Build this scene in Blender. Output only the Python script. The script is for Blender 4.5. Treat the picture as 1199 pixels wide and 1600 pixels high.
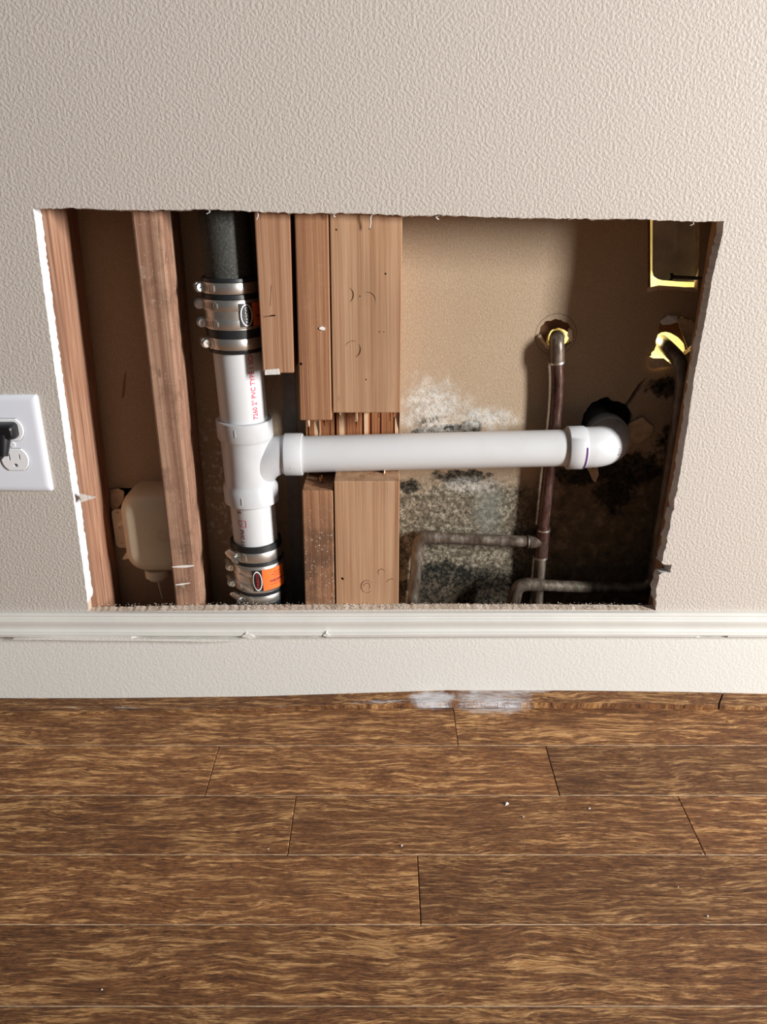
import bpy, math, random
from mathutils import Vector, Matrix
from mathutils.geometry import tessellate_polygon
import bmesh

for o in list(bpy.data.objects):
    bpy.data.objects.remove(o, do_unlink=True)
C = bpy.context.scene.collection
SC = bpy.context.scene
R = math.radians
RND = random.Random(7)

# ------------------------------------------------------------------ camera
F = 1260.0
PITCH = R(22.8)
CAM = Vector((0, -0.955, 0.690))
cd = bpy.data.cameras.new('camera')
cd.sensor_fit = 'HORIZONTAL'
cd.sensor_width = 36.0
cd.lens = F * 36.0 / 1199.0
cd.clip_start = 0.01
cam = bpy.data.objects.new('camera', cd)
cam.location = CAM
cam.rotation_euler = (R(90) - PITCH, 0, 0)
C.objects.link(cam)
SC.camera = cam

# ------------------------------------------------------------------ world, daylight
w = bpy.data.worlds.new('world')
SC.world = w
w.use_nodes = True
w.node_tree.nodes['Background'].inputs[0].default_value = (0.90, 0.95, 1.0, 1)
w.node_tree.nodes['Background'].inputs[1].default_value = 0.075


def window_light(name, loc, target, sx, sy, power, col):
    l = bpy.data.lights.new(name, 'AREA')
    l.shape = 'RECTANGLE'
    l.size = sx
    l.size_y = sy
    l.energy = power
    l.color = col
    o = bpy.data.objects.new(name, l)
    o.location = loc
    d = Vector(target) - Vector(loc)
    o.rotation_euler = d.to_track_quat('-Z', 'Y').to_euler()
    C.objects.link(o)
    return o


window_light('window_right_offscreen', (3.0, -1.72, 1.20), (0.05, 0, 0.35), 0.36, 1.2, 245, (1.0, 0.985, 0.965))

SC.view_settings.view_transform = 'Standard'
SC.view_settings.look = 'None'
SC.view_settings.gamma = 1.0
SC.view_settings.use_curve_mapping = False
SC.view_settings.exposure = 0.0

# ------------------------------------------------------------------ pixel to place
FW = Vector((0, math.cos(PITCH), -math.sin(PITCH)))
UP = Vector((0, math.sin(PITCH), math.cos(PITCH)))


def ray(px, py):
    return FW + Vector((1, 0, 0)) * ((px - 599.5) / F) + UP * ((800 - py) / F)


def P(px, py, Y=0.0):
    d = ray(px, py)
    return CAM + d * ((Y - CAM.y) / d.y)


def PZ(px, py, z=0.0):
    d = ray(px, py)
    return CAM + d * ((z - CAM.z) / d.z)


# ------------------------------------------------------------------ node helpers
class NT:
    def __init__(s, name):
        s.m = bpy.data.materials.new(name)
        s.m.use_nodes = True
        s.t = s.m.node_tree
        s.b = s.t.nodes['Principled BSDF']
        s._pos = None

    def n(s, typ, **kw):
        nd = s.t.nodes.new(typ)
        for k, v in kw.items():
            setattr(nd, k, v)
        return nd

    def put(s, sock, v):
        if isinstance(v, (int, float)):
            sock.default_value = v
        elif isinstance(v, (tuple, list)):
            if len(v) == 3 and sock.type == 'RGBA':
                v = (*v, 1)
            sock.default_value = v
        else:
            s.t.links.new(v, sock)

    def obj(s):
        return s.n('ShaderNodeTexCoord').outputs['Object']

    def pos(s):
        if s._pos is None:
            s._pos = s.n('ShaderNodeNewGeometry').outputs['Position']
        return s._pos

    def rnd(s):
        return s.n('ShaderNodeObjectInfo').outputs['Random']

    def mapping(s, vec, scale=(1, 1, 1), loc=(0, 0, 0), rot=(0, 0, 0)):
        m = s.n('ShaderNodeMapping')
        s.put(m.inputs['Vector'], vec)
        s.put(m.inputs['Scale'], scale)
        s.put(m.inputs['Location'], loc)
        s.put(m.inputs['Rotation'], rot)
        return m.outputs[0]

    def noise(s, vec, scale, detail=2, rough=0.5, dist=0.0, col=False):
        nd = s.n('ShaderNodeTexNoise')
        s.put(nd.inputs['Vector'], vec)
        nd.inputs['Scale'].default_value = scale
        nd.inputs['Detail'].default_value = detail
        nd.inputs['Roughness'].default_value = rough
        nd.inputs['Distortion'].default_value = dist
        return nd.outputs['Color' if col else 'Fac']

    def vor(s, vec, scale, feature='F1'):
        nd = s.n('ShaderNodeTexVoronoi', feature=feature)
        s.put(nd.inputs['Vector'], vec)
        nd.inputs['Scale'].default_value = scale
        return nd.outputs['Distance']

    def math(s, op, a, b=0.0, c=0.0, clamp=False):
        nd = s.n('ShaderNodeMath', operation=op, use_clamp=clamp)
        s.put(nd.inputs[0], a)
        s.put(nd.inputs[1], b)
        if op in ('MULTIPLY_ADD', 'COMPARE', 'SMOOTH_MIN'):
            s.put(nd.inputs[2], c)
        return nd.outputs[0]

    def vadd(s, a, b, op='ADD'):
        nd = s.n('ShaderNodeVectorMath', operation=op)
        s.put(nd.inputs[0], a)
        s.put(nd.inputs[1], b)
        return nd.outputs[0]

    def comb(s, x, y, z):
        nd = s.n('ShaderNodeCombineXYZ')
        s.put(nd.inputs[0], x)
        s.put(nd.inputs[1], y)
        s.put(nd.inputs[2], z)
        return nd.outputs[0]

    def sep(s, v):
        nd = s.n('ShaderNodeSeparateXYZ')
        s.put(nd.inputs[0], v)
        return nd.outputs

    def smooth(s, v, a, b, o0=0.0, o1=1.0):
        nd = s.n('ShaderNodeMapRange', interpolation_type='SMOOTHSTEP')
        s.put(nd.inputs['Value'], v)
        nd.inputs['From Min'].default_value = a
        nd.inputs['From Max'].default_value = b
        nd.inputs['To Min'].default_value = o0
        nd.inputs['To Max'].default_value = o1
        return nd.outputs[0]

    def ramp(s, fac, stops):
        nd = s.n('ShaderNodeValToRGB')
        s.put(nd.inputs[0], fac)
        e = nd.color_ramp.elements
        e[0].position = stops[0][0]
        e[0].color = (*stops[0][1], 1)
        e[1].position = stops[-1][0]
        e[1].color = (*stops[-1][1], 1)
        for p, c in stops[1:-1]:
            k = e.new(p)
            k.color = (*c, 1)
        return nd.outputs[0]

    def mix(s, fac, a, b, blend='MIX'):
        nd = s.n('ShaderNodeMix', data_type='RGBA', blend_type=blend)
        s.put(nd.inputs[0], fac)
        s.put(nd.inputs[6], a)
        s.put(nd.inputs[7], b)
        return nd.outputs[2]

    def bump(s, h, strength=1.0, dist=0.001, prev=None):
        nd = s.n('ShaderNodeBump')
        nd.inputs['Strength'].default_value = strength
        nd.inputs['Distance'].default_value = dist
        s.put(nd.inputs['Height'], h)
        if prev is not None:
            s.put(nd.inputs['Normal'], prev)
        return nd.outputs[0]

    def out(s, col=None, rough=None, metal=None, normal=None, spec=None, coat=None):
        if col is not None:
            s.put(s.b.inputs['Base Color'], col)
        if rough is not None:
            s.put(s.b.inputs['Roughness'], rough)
        if metal is not None:
            s.put(s.b.inputs['Metallic'], metal)
        if normal is not None:
            s.put(s.b.inputs['Normal'], normal)
        if spec is not None:
            s.put(s.b.inputs['Specular IOR Level'], spec)
        if coat is not None:
            s.put(s.b.inputs['Coat Weight'], coat)
        return s.m

    # stain with a shape of its own: an ellipse on the wall plane with a ragged rim
    def blob(s, c, rx, rz, soft=0.4, amp=0.5, scale=40, detail=4, third='Z'):
        x, y, z = s.sep(s.pos())
        v = z if third == 'Z' else y
        cv = c.z if third == 'Z' else c.y
        dx = s.math('DIVIDE', s.math('SUBTRACT', x, c.x), rx)
        dz = s.math('DIVIDE', s.math('SUBTRACT', v, cv), rz)
        d = s.math('SQRT', s.math('ADD', s.math('MULTIPLY', dx, dx), s.math('MULTIPLY', dz, dz)))
        nz = s.noise(s.pos(), scale, detail, 0.65)
        d = s.math('ADD', d, s.math('MULTIPLY', s.math('SUBTRACT', nz, 0.5), amp * 2))
        return s.smooth(d, 1.0, 1.0 - soft, 0.0, 1.0)


def paint(name, col, bumpy=1.0, rough=0.55, scale=310):
    t = NT(name)
    v = t.pos()
    a = t.noise(v, scale, 3.0, 0.5, 0.0)
    peel = t.smooth(a, 0.30, 0.72)
    b = t.noise(v, scale * 3.2, 2, 0.5)
    h = t.math('ADD', peel, t.math('MULTIPLY', b, 0.35))
    tint = t.noise(v, 6, 3, 0.5)
    c = t.mix(t.math('MULTIPLY', tint, 0.35), col, tuple(x * 0.93 for x in col))
    return t.out(c, rough, normal=t.bump(h, 0.5 * bumpy, 0.0008), spec=0.35)


M = {}
M['wall'] = paint('greige_orange_peel_paint', (0.54, 0.487, 0.437))
M['base'] = paint('white_orange_peel_paint', (0.70, 0.69, 0.65), 0.5, 0.5, 300)


def m_gypsum():
    t = NT('cut_gypsum')
    v = t.pos()
    n1 = t.noise(v, 220, 3, 0.6)
    n2 = t.noise(v, 60, 2, 0.5)
    c = t.ramp(n2, [(0.3, (0.62, 0.62, 0.62)), (0.7, (0.74, 0.74, 0.75))])
    return t.out(c, 0.9, normal=t.bump(n1, 0.6, 0.0015), spec=0.1)


def m_sill():
    t = NT('dusty_cut_edge')
    v = t.pos()
    n1 = t.noise(v, 260, 4, 0.7)
    n2 = t.noise(v, 45, 4, 0.6)
    c = t.ramp(n2, [(0.3, (0.46, 0.36, 0.28)), (0.55, (0.62, 0.52, 0.43)), (0.75, (0.78, 0.70, 0.62))])
    return t.out(c, 0.95, normal=t.bump(n1, 0.5, 0.0012), spec=0.05)


def m_paper():
    t = NT('torn_drywall_paper')
    v = t.obj()
    n2 = t.noise(v, 90, 4, 0.6)
    c = t.ramp(n2, [(0.3, (0.42, 0.29, 0.18)), (0.7, (0.66, 0.52, 0.38))])
    return t.out(c, 0.9, normal=t.bump(t.noise(v, 300, 3), 0.6, 0.001), spec=0.1)


M['gypsum'] = m_gypsum()
M['sill'] = m_sill()
M['paper'] = m_paper()


def m_stud(name, dark, mid, light, ring=95.0, dirt=0.0, seed=0.0, grime=None):
    t = NT(name)
    v0 = t.obj()
    v = t.vadd(v0, (seed, seed * 1.7, seed * 0.6))
    wob = t.noise(t.mapping(v, (5, 5, 1.6)), 1.0, 2, 0.5, col=True)
    vw = t.vadd(v, t.vadd(wob, (0.010, 0.006, 0.0), 'MULTIPLY'))
    g1 = t.noise(t.mapping(vw, (ring * 1.6, ring, 1.6)), 1.0, 3, 0.55)
    g2 = t.noise(t.mapping(vw, (ring * 6, ring * 6, 9)), 1.0, 3, 0.6)
    g3 = t.noise(t.mapping(v, (10, 10, 4)), 1.0, 3, 0.55)
    f = t.math('ADD', t.math('MULTIPLY', g1, 0.75), t.math('MULTIPLY', g2, 0.30))
    c = t.ramp(f, [(0.36, dark), (0.50, mid), (0.66, light)])
    c = t.mix(t.smooth(g3, 0.50, 0.72, 0, 0.45), c, tuple(a * 0.70 for a in mid))
    # knots / bruises
    kn = t.vor(t.mapping(v, (22, 22, 9)), 1.0)
    c = t.mix(t.smooth(kn, 0.07, 0.02, 0, 0.5), c, tuple(a * 0.45 for a in dark))
    if dirt:
        d1 = t.noise(v, 26, 5, 0.7)
        c = t.mix(t.smooth(d1, 0.45, 0.72, 0, dirt), c, (0.10, 0.055, 0.035))
        d2 = t.noise(v, 420, 2, 0.6)
        c = t.mix(t.smooth(d2, 0.66, 0.74, 0, dirt), c, (0.75, 0.66, 0.55))
        d3 = t.noise(v, 60, 3, 0.6)
        c = t.mix(t.smooth(d3, 0.62, 0.76, 0, dirt * 0.7), c, (0.62, 0.5, 0.4))
    if grime:      # dirt and plaster flecks on the foot of the stud
        zz = t.sep(t.pos())[2]
        lo = t.smooth(zz, grime[1] - 0.02, grime[1] - 0.12, 0, grime[0])
        d1 = t.noise(v, 30, 5, 0.7)
        c = t.mix(t.math('MULTIPLY', lo, t.smooth(d1, 0.30, 0.65, 0.25, 0.85)), c, (0.10, 0.052, 0.032))
        d2 = t.noise(v, 330, 2, 0.6)
        c = t.mix(t.math('MULTIPLY', lo, t.smooth(d2, 0.62, 0.72, 0, 0.8)), c, (0.62, 0.52, 0.42))
    h = t.math('ADD', g1, t.math('MULTIPLY', g2, 0.6))
    return t.out(c, 0.72, normal=t.bump(h, 0.45, 0.0012), spec=0.25)


FIR = ((0.24, 0.115, 0.062), (0.37, 0.195, 0.110), (0.47, 0.275, 0.165))
M['stud_a'] = m_stud('fir_edge_grain', (0.22, 0.10, 0.058), (0.36, 0.185, 0.115), (0.47, 0.28, 0.185), 190, 0.0, 1.3)
M['stud_b'] = m_stud('fir_weathered_stud', (0.19, 0.10, 0.062), (0.29, 0.155, 0.10), (0.44, 0.27, 0.18), 80, 0.6, 4.1)
M['stud_c'] = m_stud('fir_plain_stud', *FIR, 85, 0.0, 7.7)
M['stud_d'] = m_stud('fir_reddish_stud', (0.23, 0.10, 0.048), (0.34, 0.165, 0.085), (0.42, 0.23, 0.125), 110, 0.1, 11.0, (1.0, 0.345))
M['stud_dl'] = m_stud('fir_dirty_stud', (0.22, 0.11, 0.065), (0.33, 0.17, 0.10), (0.48, 0.29, 0.18), 90, 0.6, 14.0)
M['stud_e'] = m_stud('fir_pale_post', (0.30, 0.155, 0.080), (0.41, 0.235, 0.132), (0.49, 0.305, 0.185), 75, 0.0, 21.0)
M['splinter_dark'] = m_stud('torn_fibre_red', (0.12, 0.04, 0.018), (0.27, 0.10, 0.04), (0.45, 0.20, 0.09), 160, 0, 3.0)
M['splinter_light'] = m_stud('torn_fibre_pale', (0.5, 0.28, 0.14), (0.68, 0.43, 0.25), (0.80, 0.60, 0.42), 160, 0, 5.0)


def m_floor(name, tone=1.0, smear=False):
    t = NT(name)
    r = t.rnd()
    off = t.comb(t.math('MULTIPLY', r, 37.0), t.math('MULTIPLY', r, 91.0), t.math('MULTIPLY', r, 13.0))
    v = t.vadd(t.pos(), off)
    wob = t.noise(t.mapping(v, (6.0, 14.0, 1)), 1.0, 3, 0.55, col=True)
    vw = t.vadd(v, t.vadd(t.vadd(wob, (0.5, 0.5, 0.5), 'SUBTRACT'), (0.10, 0.034, 0), 'MULTIPLY'))
    g1 = t.noise(t.mapping(vw, (19, 200, 1)), 1.0, 6, 0.66, 0.35)
    g2 = t.noise(t.mapping(vw, (75, 760, 1)), 1.0, 4, 0.7, 0.2)
    patch = t.noise(t.mapping(v, (11, 30, 1)), 1.0, 5, 0.65)
    mott = t.noise(t.mapping(v, (120, 190, 1)), 1.0, 4, 0.7)
    k = tone
    base = t.math('ADD', t.math('MULTIPLY', g2, 0.55), t.math('MULTIPLY', mott, 0.45))
    c = t.ramp(base, [(0.34, (0.070 * k, 0.027 * k, 0.011 * k)), (0.50, (0.18 * k, 0.075 * k, 0.029 * k)), (0.66, (0.31 * k, 0.135 * k, 0.045 * k))])
    # raised tan growth streaks, broken up in patches
    st_ = t.math('ADD', g1, t.math('MULTIPLY', t.math('SUBTRACT', patch, 0.5), 0.42))
    st_ = t.math('ADD', st_, t.math('MULTIPLY', t.math('SUBTRACT', g2, 0.5), 0.30))
    c = t.mix(t.smooth(st_, 0.485, 0.65, 0, 0.92), c, t.mix(t.smooth(g2, 0.40, 0.66), (0.36 * k, 0.165 * k, 0.055 * k), (0.66 * k, 0.39 * k, 0.17 * k)))
    # dark scraped hollows and pores
    c = t.mix(t.smooth(st_, 0.46, 0.30, 0, 0.75), c, (0.070 * k, 0.031 * k, 0.017 * k))
    c = t.mix(t.smooth(g2, 0.40, 0.30, 0, 0.8), c, (0.035 * k, 0.015 * k, 0.008 * k))
    tint = t.math('MULTIPLY_ADD', r, 0.50, 0.76)
    c = t.mix(1.0, c, t.comb(tint, tint, tint), 'MULTIPLY')
    rough = t.smooth(g1, 0.3, 0.7, 0.70, 0.52)
    h = t.math('ADD', st_, t.math('MULTIPLY', g2, 0.5))
    if smear:
        st = t.noise(t.mapping(t.pos(), (30, 200, 200)), 1.0, 4, 0.7)
        w1 = t.blob(PZ(770, 1095, 0.006), 0.060, 0.027, 0.5, 0.40, 70, 4, 'Y')
        w2 = t.blob(PZ(676, 1095, 0.006), 0.040, 0.013, 0.5, 0.40, 90, 4, 'Y')
        w3 = t.blob(PZ(820, 1089, 0.006), 0.060, 0.004, 0.8, 0.6, 70, 4, 'Y')
        w4 = t.blob(PZ(600, 1098, 0.006), 0.075, 0.004, 0.8, 0.7, 70, 4, 'Y')
        w5 = t.blob(PZ(255, 1104, 0.004), 0.20, 0.003, 0.8, 0.9, 50, 4, 'Y')
        m1 = t.math('MULTIPLY', w1, t.smooth(st, 0.34, 0.62, 0.25, 0.80))
        m2 = t.math('MULTIPLY', w2, t.smooth(st, 0.30, 0.56, 0.45, 0.95))
        m3 = t.math('MULTIPLY', t.math('MAXIMUM', w3, w4), t.smooth(st, 0.42, 0.60, 0.0, 0.7))
        m4 = t.math('MULTIPLY', w5, t.smooth(st, 0.50, 0.62, 0.0, 0.65))
        mm = t.math('MAXIMUM', t.math('MAXIMUM', m1, m2), t.math('MAXIMUM', m3, m4))
        c = t.mix(mm, c, (0.64, 0.63, 0.65))
    return t.out(c, rough, normal=t.bump(h, 1.0, 0.0024), spec=0.22)


M['plank'] = m_floor('scraped_oak_plank', 1.16)
M['plank_wall'] = m_floor('scraped_oak_plank_with_paint_smear', 1.1, True)
M['strip'] = m_floor('oak_strip_with_paint_smear', 0.8, True)


def m_simple(name, col, rough=0.5, metal=0.0, spec=0.5, nscale=0, nstr=0.3, ndist=0.0005, var=0.0, vscale=30):
    t = NT(name)
    v = t.pos()
    c = col
    if var:
        nn = t.noise(v, vscale, 4, 0.6)
        c = t.mix(t.smooth(nn, 0.35, 0.7), tuple(x * (1 - var) for x in col), col)
    nm = t.bump(t.noise(v, nscale, 3, 0.6), nstr, ndist) if nscale else None
    return t.out(c, rough, metal, nm, spec)


def m_pvc():
    t = NT('white_pvc')
    v = t.pos()
    s1 = t.noise(t.mapping(v, (60, 200, 200)), 1.0, 4, 0.7)
    s2 = t.noise(v, 14, 3, 0.6)
    c = t.mix(t.smooth(s1, 0.64, 0.78, 0, 0.55), (0.64, 0.65, 0.66), (0.36, 0.355, 0.35))
    c = t.mix(t.smooth(s2, 0.45, 0.75, 0, 0.35), c, (0.56, 0.55, 0.52))
    return t.out(c, 0.36, spec=0.45)


M['pvc'] = m_pvc()
M['pvc_fit'] = m_simple('white_pvc_fitting', (0.60, 0.61, 0.625), 0.32, var=0.08, vscale=25)
M['red'] = m_simple('red_ink', (0.62, 0.06, 0.12), 0.6)
M['maroon'] = m_simple('maroon_ink', (0.20, 0.02, 0.04), 0.6)
M['rubber'] = m_simple('black_rubber', (0.014, 0.016, 0.018), 0.42, spec=0.5, nscale=300, nstr=0.2)
M['steel'] = m_simple('stainless_band', (0.78, 0.75, 0.70), 0.36, 0.92, nscale=500, nstr=0.1, var=0.25, vscale=18)
M['steel_dull'] = m_simple('stainless_housing', (0.74, 0.69, 0.61), 0.42, 0.9, var=0.3, vscale=60)
M['screw'] = m_simple('zinc_screw', (0.74, 0.74, 0.72), 0.28, 1.0)
M['black'] = m_simple('black_print', (0.010, 0.009, 0.009), 0.5)
M['orange'] = m_simple('orange_label', (0.90, 0.16, 0.025), 0.5)
M['label_white'] = m_simple('label_white', (0.85, 0.83, 0.82), 0.5)
M['label_red'] = m_simple('label_red', (0.60, 0.03, 0.04), 0.5)
M['cream'] = m_simple('cream_plastic', (0.72, 0.62, 0.45), 0.38, var=0.10, vscale=20)
M['outlet'] = m_simple('white_outlet_plastic', (0.76, 0.79, 0.86), 0.30)
M['outlet_face'] = m_simple('white_receptacle_plastic', (0.80, 0.80, 0.82), 0.28)
M['plug'] = m_simple('black_plug_vinyl', (0.008, 0.008, 0.010), 0.38)
M['trim'] = m_simple('white_gloss_moulding_paint', (0.70, 0.69, 0.65), 0.38, nscale=90, nstr=0.15, ndist=0.001, var=0.06, vscale=12)
M['caulk'] = m_simple('cracked_caulk', (0.72, 0.70, 0.65), 0.7, nscale=300, nstr=0.6, ndist=0.001)
M['crumb'] = m_simple('plaster_crumb', (0.72, 0.62, 0.52), 0.95, var=0.4, vscale=200, spec=0.1)
M['chip'] = m_simple('white_plaster_chip', (0.85, 0.82, 0.78), 0.9)
M['grey_strip'] = m_simple('grey_backing', (0.30, 0.27, 0.25), 0.7, var=0.2, vscale=80)
M['grey_box'] = m_simple('grey_painted_metal', (0.66, 0.62, 0.54), 0.5, var=0.25, vscale=40)
M['cab'] = m_simple('cream_cabinet_board', (0.86, 0.78, 0.52), 0.6, var=0.12, vscale=50)
M['board'] = m_simple('brown_hardboard', (0.30, 0.14, 0.06), 0.7, var=0.3, vscale=40)
M['near_edge'] = m_simple('pale_plank_edge', (0.52, 0.36, 0.22), 0.7, var=0.55, vscale=50)  # paler tan on the near-edge bevel of each plank
M['stain'] = m_simple('brown_water_stain', (0.22, 0.14, 0.08), 0.9)
M['rust'] = m_simple('blackened_bolt', (0.03, 0.025, 0.022), 0.5, 0.6)
M['solder'] = m_simple('solder', (0.62, 0.60, 0.56), 0.38, 1.0)
M['purple'] = m_simple('purple_primer', (0.13, 0.05, 0.22), 0.5)


def m_iron():
    t = NT('cast_iron')
    v = t.pos()
    n = t.noise(v, 350, 3, 0.7)
    n2 = t.noise(v, 30, 3, 0.6)
    c = t.ramp(n, [(0.3, (0.018, 0.019, 0.016)), (0.6, (0.055, 0.056, 0.048)), (0.8, (0.17, 0.17, 0.15))])
    c = t.mix(t.smooth(n2, 0.4, 0.7, 0, 0.5), c, (0.055, 0.055, 0.045))
    return t.out(c, 0.68, 0.0, t.bump(n, 0.8, 0.001), 0.4)


def m_copper(name, a, b, c3, gloss):
    t = NT(name)
    v = t.pos()
    n = t.noise(t.mapping(v, (90, 90, 30)), 1.0, 4, 0.65)
    n2 = t.noise(v, 30, 4, 0.6)
    c = t.ramp(n, [(0.3, a), (0.55, b), (0.75, c3)])
    c = t.mix(t.smooth(n2, 0.56, 0.72, 0, 0.6), c, (0.16, 0.19, 0.14))
    return t.out(c, t.smooth(n, 0.3, 0.7, gloss, gloss + 0.25), 0.55, t.bump(n, 0.4, 0.0008), 0.5)


M['iron'] = m_iron()
M['copper'] = m_copper('tarnished_copper', (0.045, 0.022, 0.018), (0.10, 0.052, 0.042), (0.22, 0.15, 0.12), 0.22)
M['copper_grey'] = m_copper('grey_tarnished_copper', (0.075, 0.05, 0.036), (0.17, 0.135, 0.105), (0.33, 0.30, 0.26), 0.32)

YB = 0.102      # face of the far drywall sheet
YS = 0.013      # front of the studs


def m_back():
    t = NT('brown_drywall_back_with_mould')
    v = t.pos()
    fib = t.noise(v, 420, 3, 0.7)
    big = t.noise(v, 9, 3, 0.55)
    base = t.ramp(fib, [(0.25, (0.345, 0.250, 0.165)), (0.5, (0.41, 0.310, 0.215)), (0.8, (0.49, 0.39, 0.285))])
    base = t.mix(t.smooth(big, 0.4, 0.7, 0, 0.25), base, (0.36, 0.25, 0.16))
    B = lambda px, py: P(px, py, YB)
    fuzz = t.noise(v, 170, 6, 0.8)
    fuzz2 = t.noise(v, 60, 4, 0.7)
    # olive grey wet area, lower half
    olive = t.blob(B(720, 830), 0.20, 0.100, 0.35, 0.30, 22, 4)
    oc = t.ramp(fuzz, [(0.38, (0.026, 0.023, 0.017)), (0.50, (0.13, 0.112, 0.080)), (0.62, (0.38, 0.34, 0.265))])
    base = t.mix(t.math('MULTIPLY', olive, 0.93), base, oc)
    olive2 = t.blob(B(960, 850), 0.17, 0.15, 0.3, 0.30, 18, 4)
    oc2 = t.ramp(fuzz2, [(0.3, (0.045, 0.036, 0.024)), (0.55, (0.14, 0.098, 0.060)), (0.75, (0.29, 0.21, 0.135))])
    base = t.mix(t.math('MULTIPLY', olive2, 0.96), base, oc2)
    # green-black mould patches
    blk = (0.010, 0.011, 0.009)
    spots = [(700, 672, .040, .010, .5), (735, 668, .018, .012, .5), (655, 676, .012, .008, .5), (735, 925, .130, .050, .45), (690, 900, .05, .03, .6),
             (640, 760, .018, .012, .6), (985, 735, .060, .030, .6), (905, 740, .045, .020, .7), (960, 770, .035, .035, .8),
             (1040, 605, .030, .016, .8), (1055, 690, .03, .03, .8), (720, 745, .05, .012, .7)]
    msum = None
    for (px, py, rx, rz, am) in spots:
        b = t.blob(B(px, py), rx, rz, 0.35, am * 1.15, 75, 7)
        msum = b if msum is None else t.math('MAXIMUM', msum, b)
    speck = t.smooth(fuzz, 0.40, 0.62, 1.0, 0.72)
    base = t.mix(t.math('MULTIPLY', msum, speck), base, blk)
    # blue-green grey bloom
    bl = t.blob(B(765, 800), 0.030, 0.055, 0.7, 0.6, 40, 4)
    base = t.mix(t.math('MULTIPLY', bl, 0.5), base, (0.16, 0.18, 0.16))
    # white fluffy bloom above the drain pipe
    wm = t.blob(B(675, 640), 0.062, 0.055, 0.75, 0.55, 55, 5)
    wm2 = t.blob(B(760, 655), 0.060, 0.022, 0.8, 0.6, 55, 5)
    wm3 = t.blob(B(735, 760), 0.050, 0.018, 0.8, 0.7, 55, 5)
    wm = t.math('MAXIMUM', wm, t.math('MAXIMUM', wm2, t.math('MULTIPLY', wm3, 0.6)))
    wsp = t.smooth(fuzz, 0.36, 0.60, 0.15, 0.95)
    wc = t.mix(t.smooth(fuzz2, 0.4, 0.65), (0.70, 0.68, 0.63), (0.50, 0.50, 0.47))
    base = t.mix(t.math('MULTIPLY', wm, wsp), base, wc)
    hm = t.blob(B(690, 662), 0.055, 0.016, 0.5, 0.9, 60, 5)
    base = t.mix(t.math('MULTIPLY', hm, t.smooth(fuzz2, 0.52, 0.60)), base, blk)
    # pale flecks behind the drain stack
    x, y, z = t.sep(v)
    lf = t.blob(B(345, 760), 0.055, 0.13, 0.5, 0.4, 30, 4)
    fl = t.noise(v, 130, 4, 0.75)
    base = t.mix(t.math('MULTIPLY', lf, t.smooth(fl, 0.54, 0.62)), base, (0.62, 0.55, 0.46))
    # pencil ring and marks round the pipe hole
    c = B(869, 523)
    dx = t.math('SUBTRACT', x, c.x)
    dz = t.math('SUBTRACT', z, c.z)
    d = t.math('SQRT', t.math('ADD', t.math('MULTIPLY', dx, dx), t.math('MULTIPLY', dz, dz)))
    rg = t.math('LESS_THAN', t.math('ABSOLUTE', t.math('SUBTRACT', d, 0.0268)), 0.0005)
    base = t.mix(t.math('MULTIPLY', rg, 0.6), base, (0.08, 0.06, 0.045))
    hb = t.math('ADD', fib, t.math('MULTIPLY', t.math('MAXIMUM', wm, olive), t.math('MULTIPLY', fuzz, 2.0)))
    return t.out(base, 0.92, normal=t.bump(hb, 0.5, 0.0014), spec=0.12)


M['back'] = m_back()

# ------------------------------------------------------------------ mesh helpers


def tag(o, label=None, cat=None, group=None, kind=None):
    if label:
        o['label'] = label
    if cat:
        o['category'] = cat
    if group:
        o['group'] = group
    if kind:
        o['kind'] = kind
    return o


def empty(name, loc):
    o = bpy.data.objects.new(name, None)
    o.location = loc
    o.empty_display_size = 0.02
    C.objects.link(o)
    return o


def mesh(name, verts, faces, mats, parent=None, smooth=False, midx=None, origin=None, bevel=0.0, autosmooth=None):
    """world-space verts -> one object; origin at its base (or at its parent's)"""
    verts = [Vector(v) for v in verts]
    if origin is None:
        xs = [v.x for v in verts]
        ys = [v.y for v in verts]
        zs = [v.z for v in verts]
        origin = Vector(((min(xs) + max(xs)) / 2, (min(ys) + max(ys)) / 2, min(zs)))
    me = bpy.data.meshes.new(name)
    me.from_pydata([v - origin for v in verts], [], faces)
    if not isinstance(mats, (list, tuple)):
        mats = [mats]
    for m in mats:
        me.materials.append(M[m])
    if midx:
        for p, i in zip(me.polygons, midx):
            p.material_index = i
    bm = bmesh.new()
    bm.from_mesh(me)
    bmesh.ops.recalc_face_normals(bm, faces=bm.faces)
    if bevel:
        bmesh.ops.bevel(bm, geom=[e for e in bm.edges if len(e.link_faces) == 2 and e.calc_face_angle(0) > 0.6],
                        offset=bevel, segments=2, profile=0.5, affect='EDGES')
    if smooth:
        for f in bm.faces:
            f.smooth = True
        lim = R(autosmooth if autosmooth else 38)
        for e in bm.edges:
            if len(e.link_faces) == 2 and e.calc_face_angle(0) > lim:
                e.smooth = False
    bm.to_mesh(me)
    bm.free()
    o = bpy.data.objects.new(name, me)
    C.objects.link(o)
    if parent is not None:
        o.parent = parent
        o.location = origin - wloc(parent)
    else:
        o.location = origin
    return o


def wloc(o):
    v = Vector(o.location)
    while o.parent is not None:
        o = o.parent
        v += Vector(o.location)
    return v


class MB:
    def __init__(s):
        s.v, s.f, s.i = [], [], []

    def add(s, v, f, mi=0):
        n = len(s.v)
        s.v += [Vector(a) for a in v]
        s.f += [tuple(k + n for k in q) for q in f]
        s.i += [mi] * len(f)
        return s

    def build(s, name, mats, parent=None, **kw):
        return mesh(name, s.v, s.f, mats, parent, midx=s.i, **kw)


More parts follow.
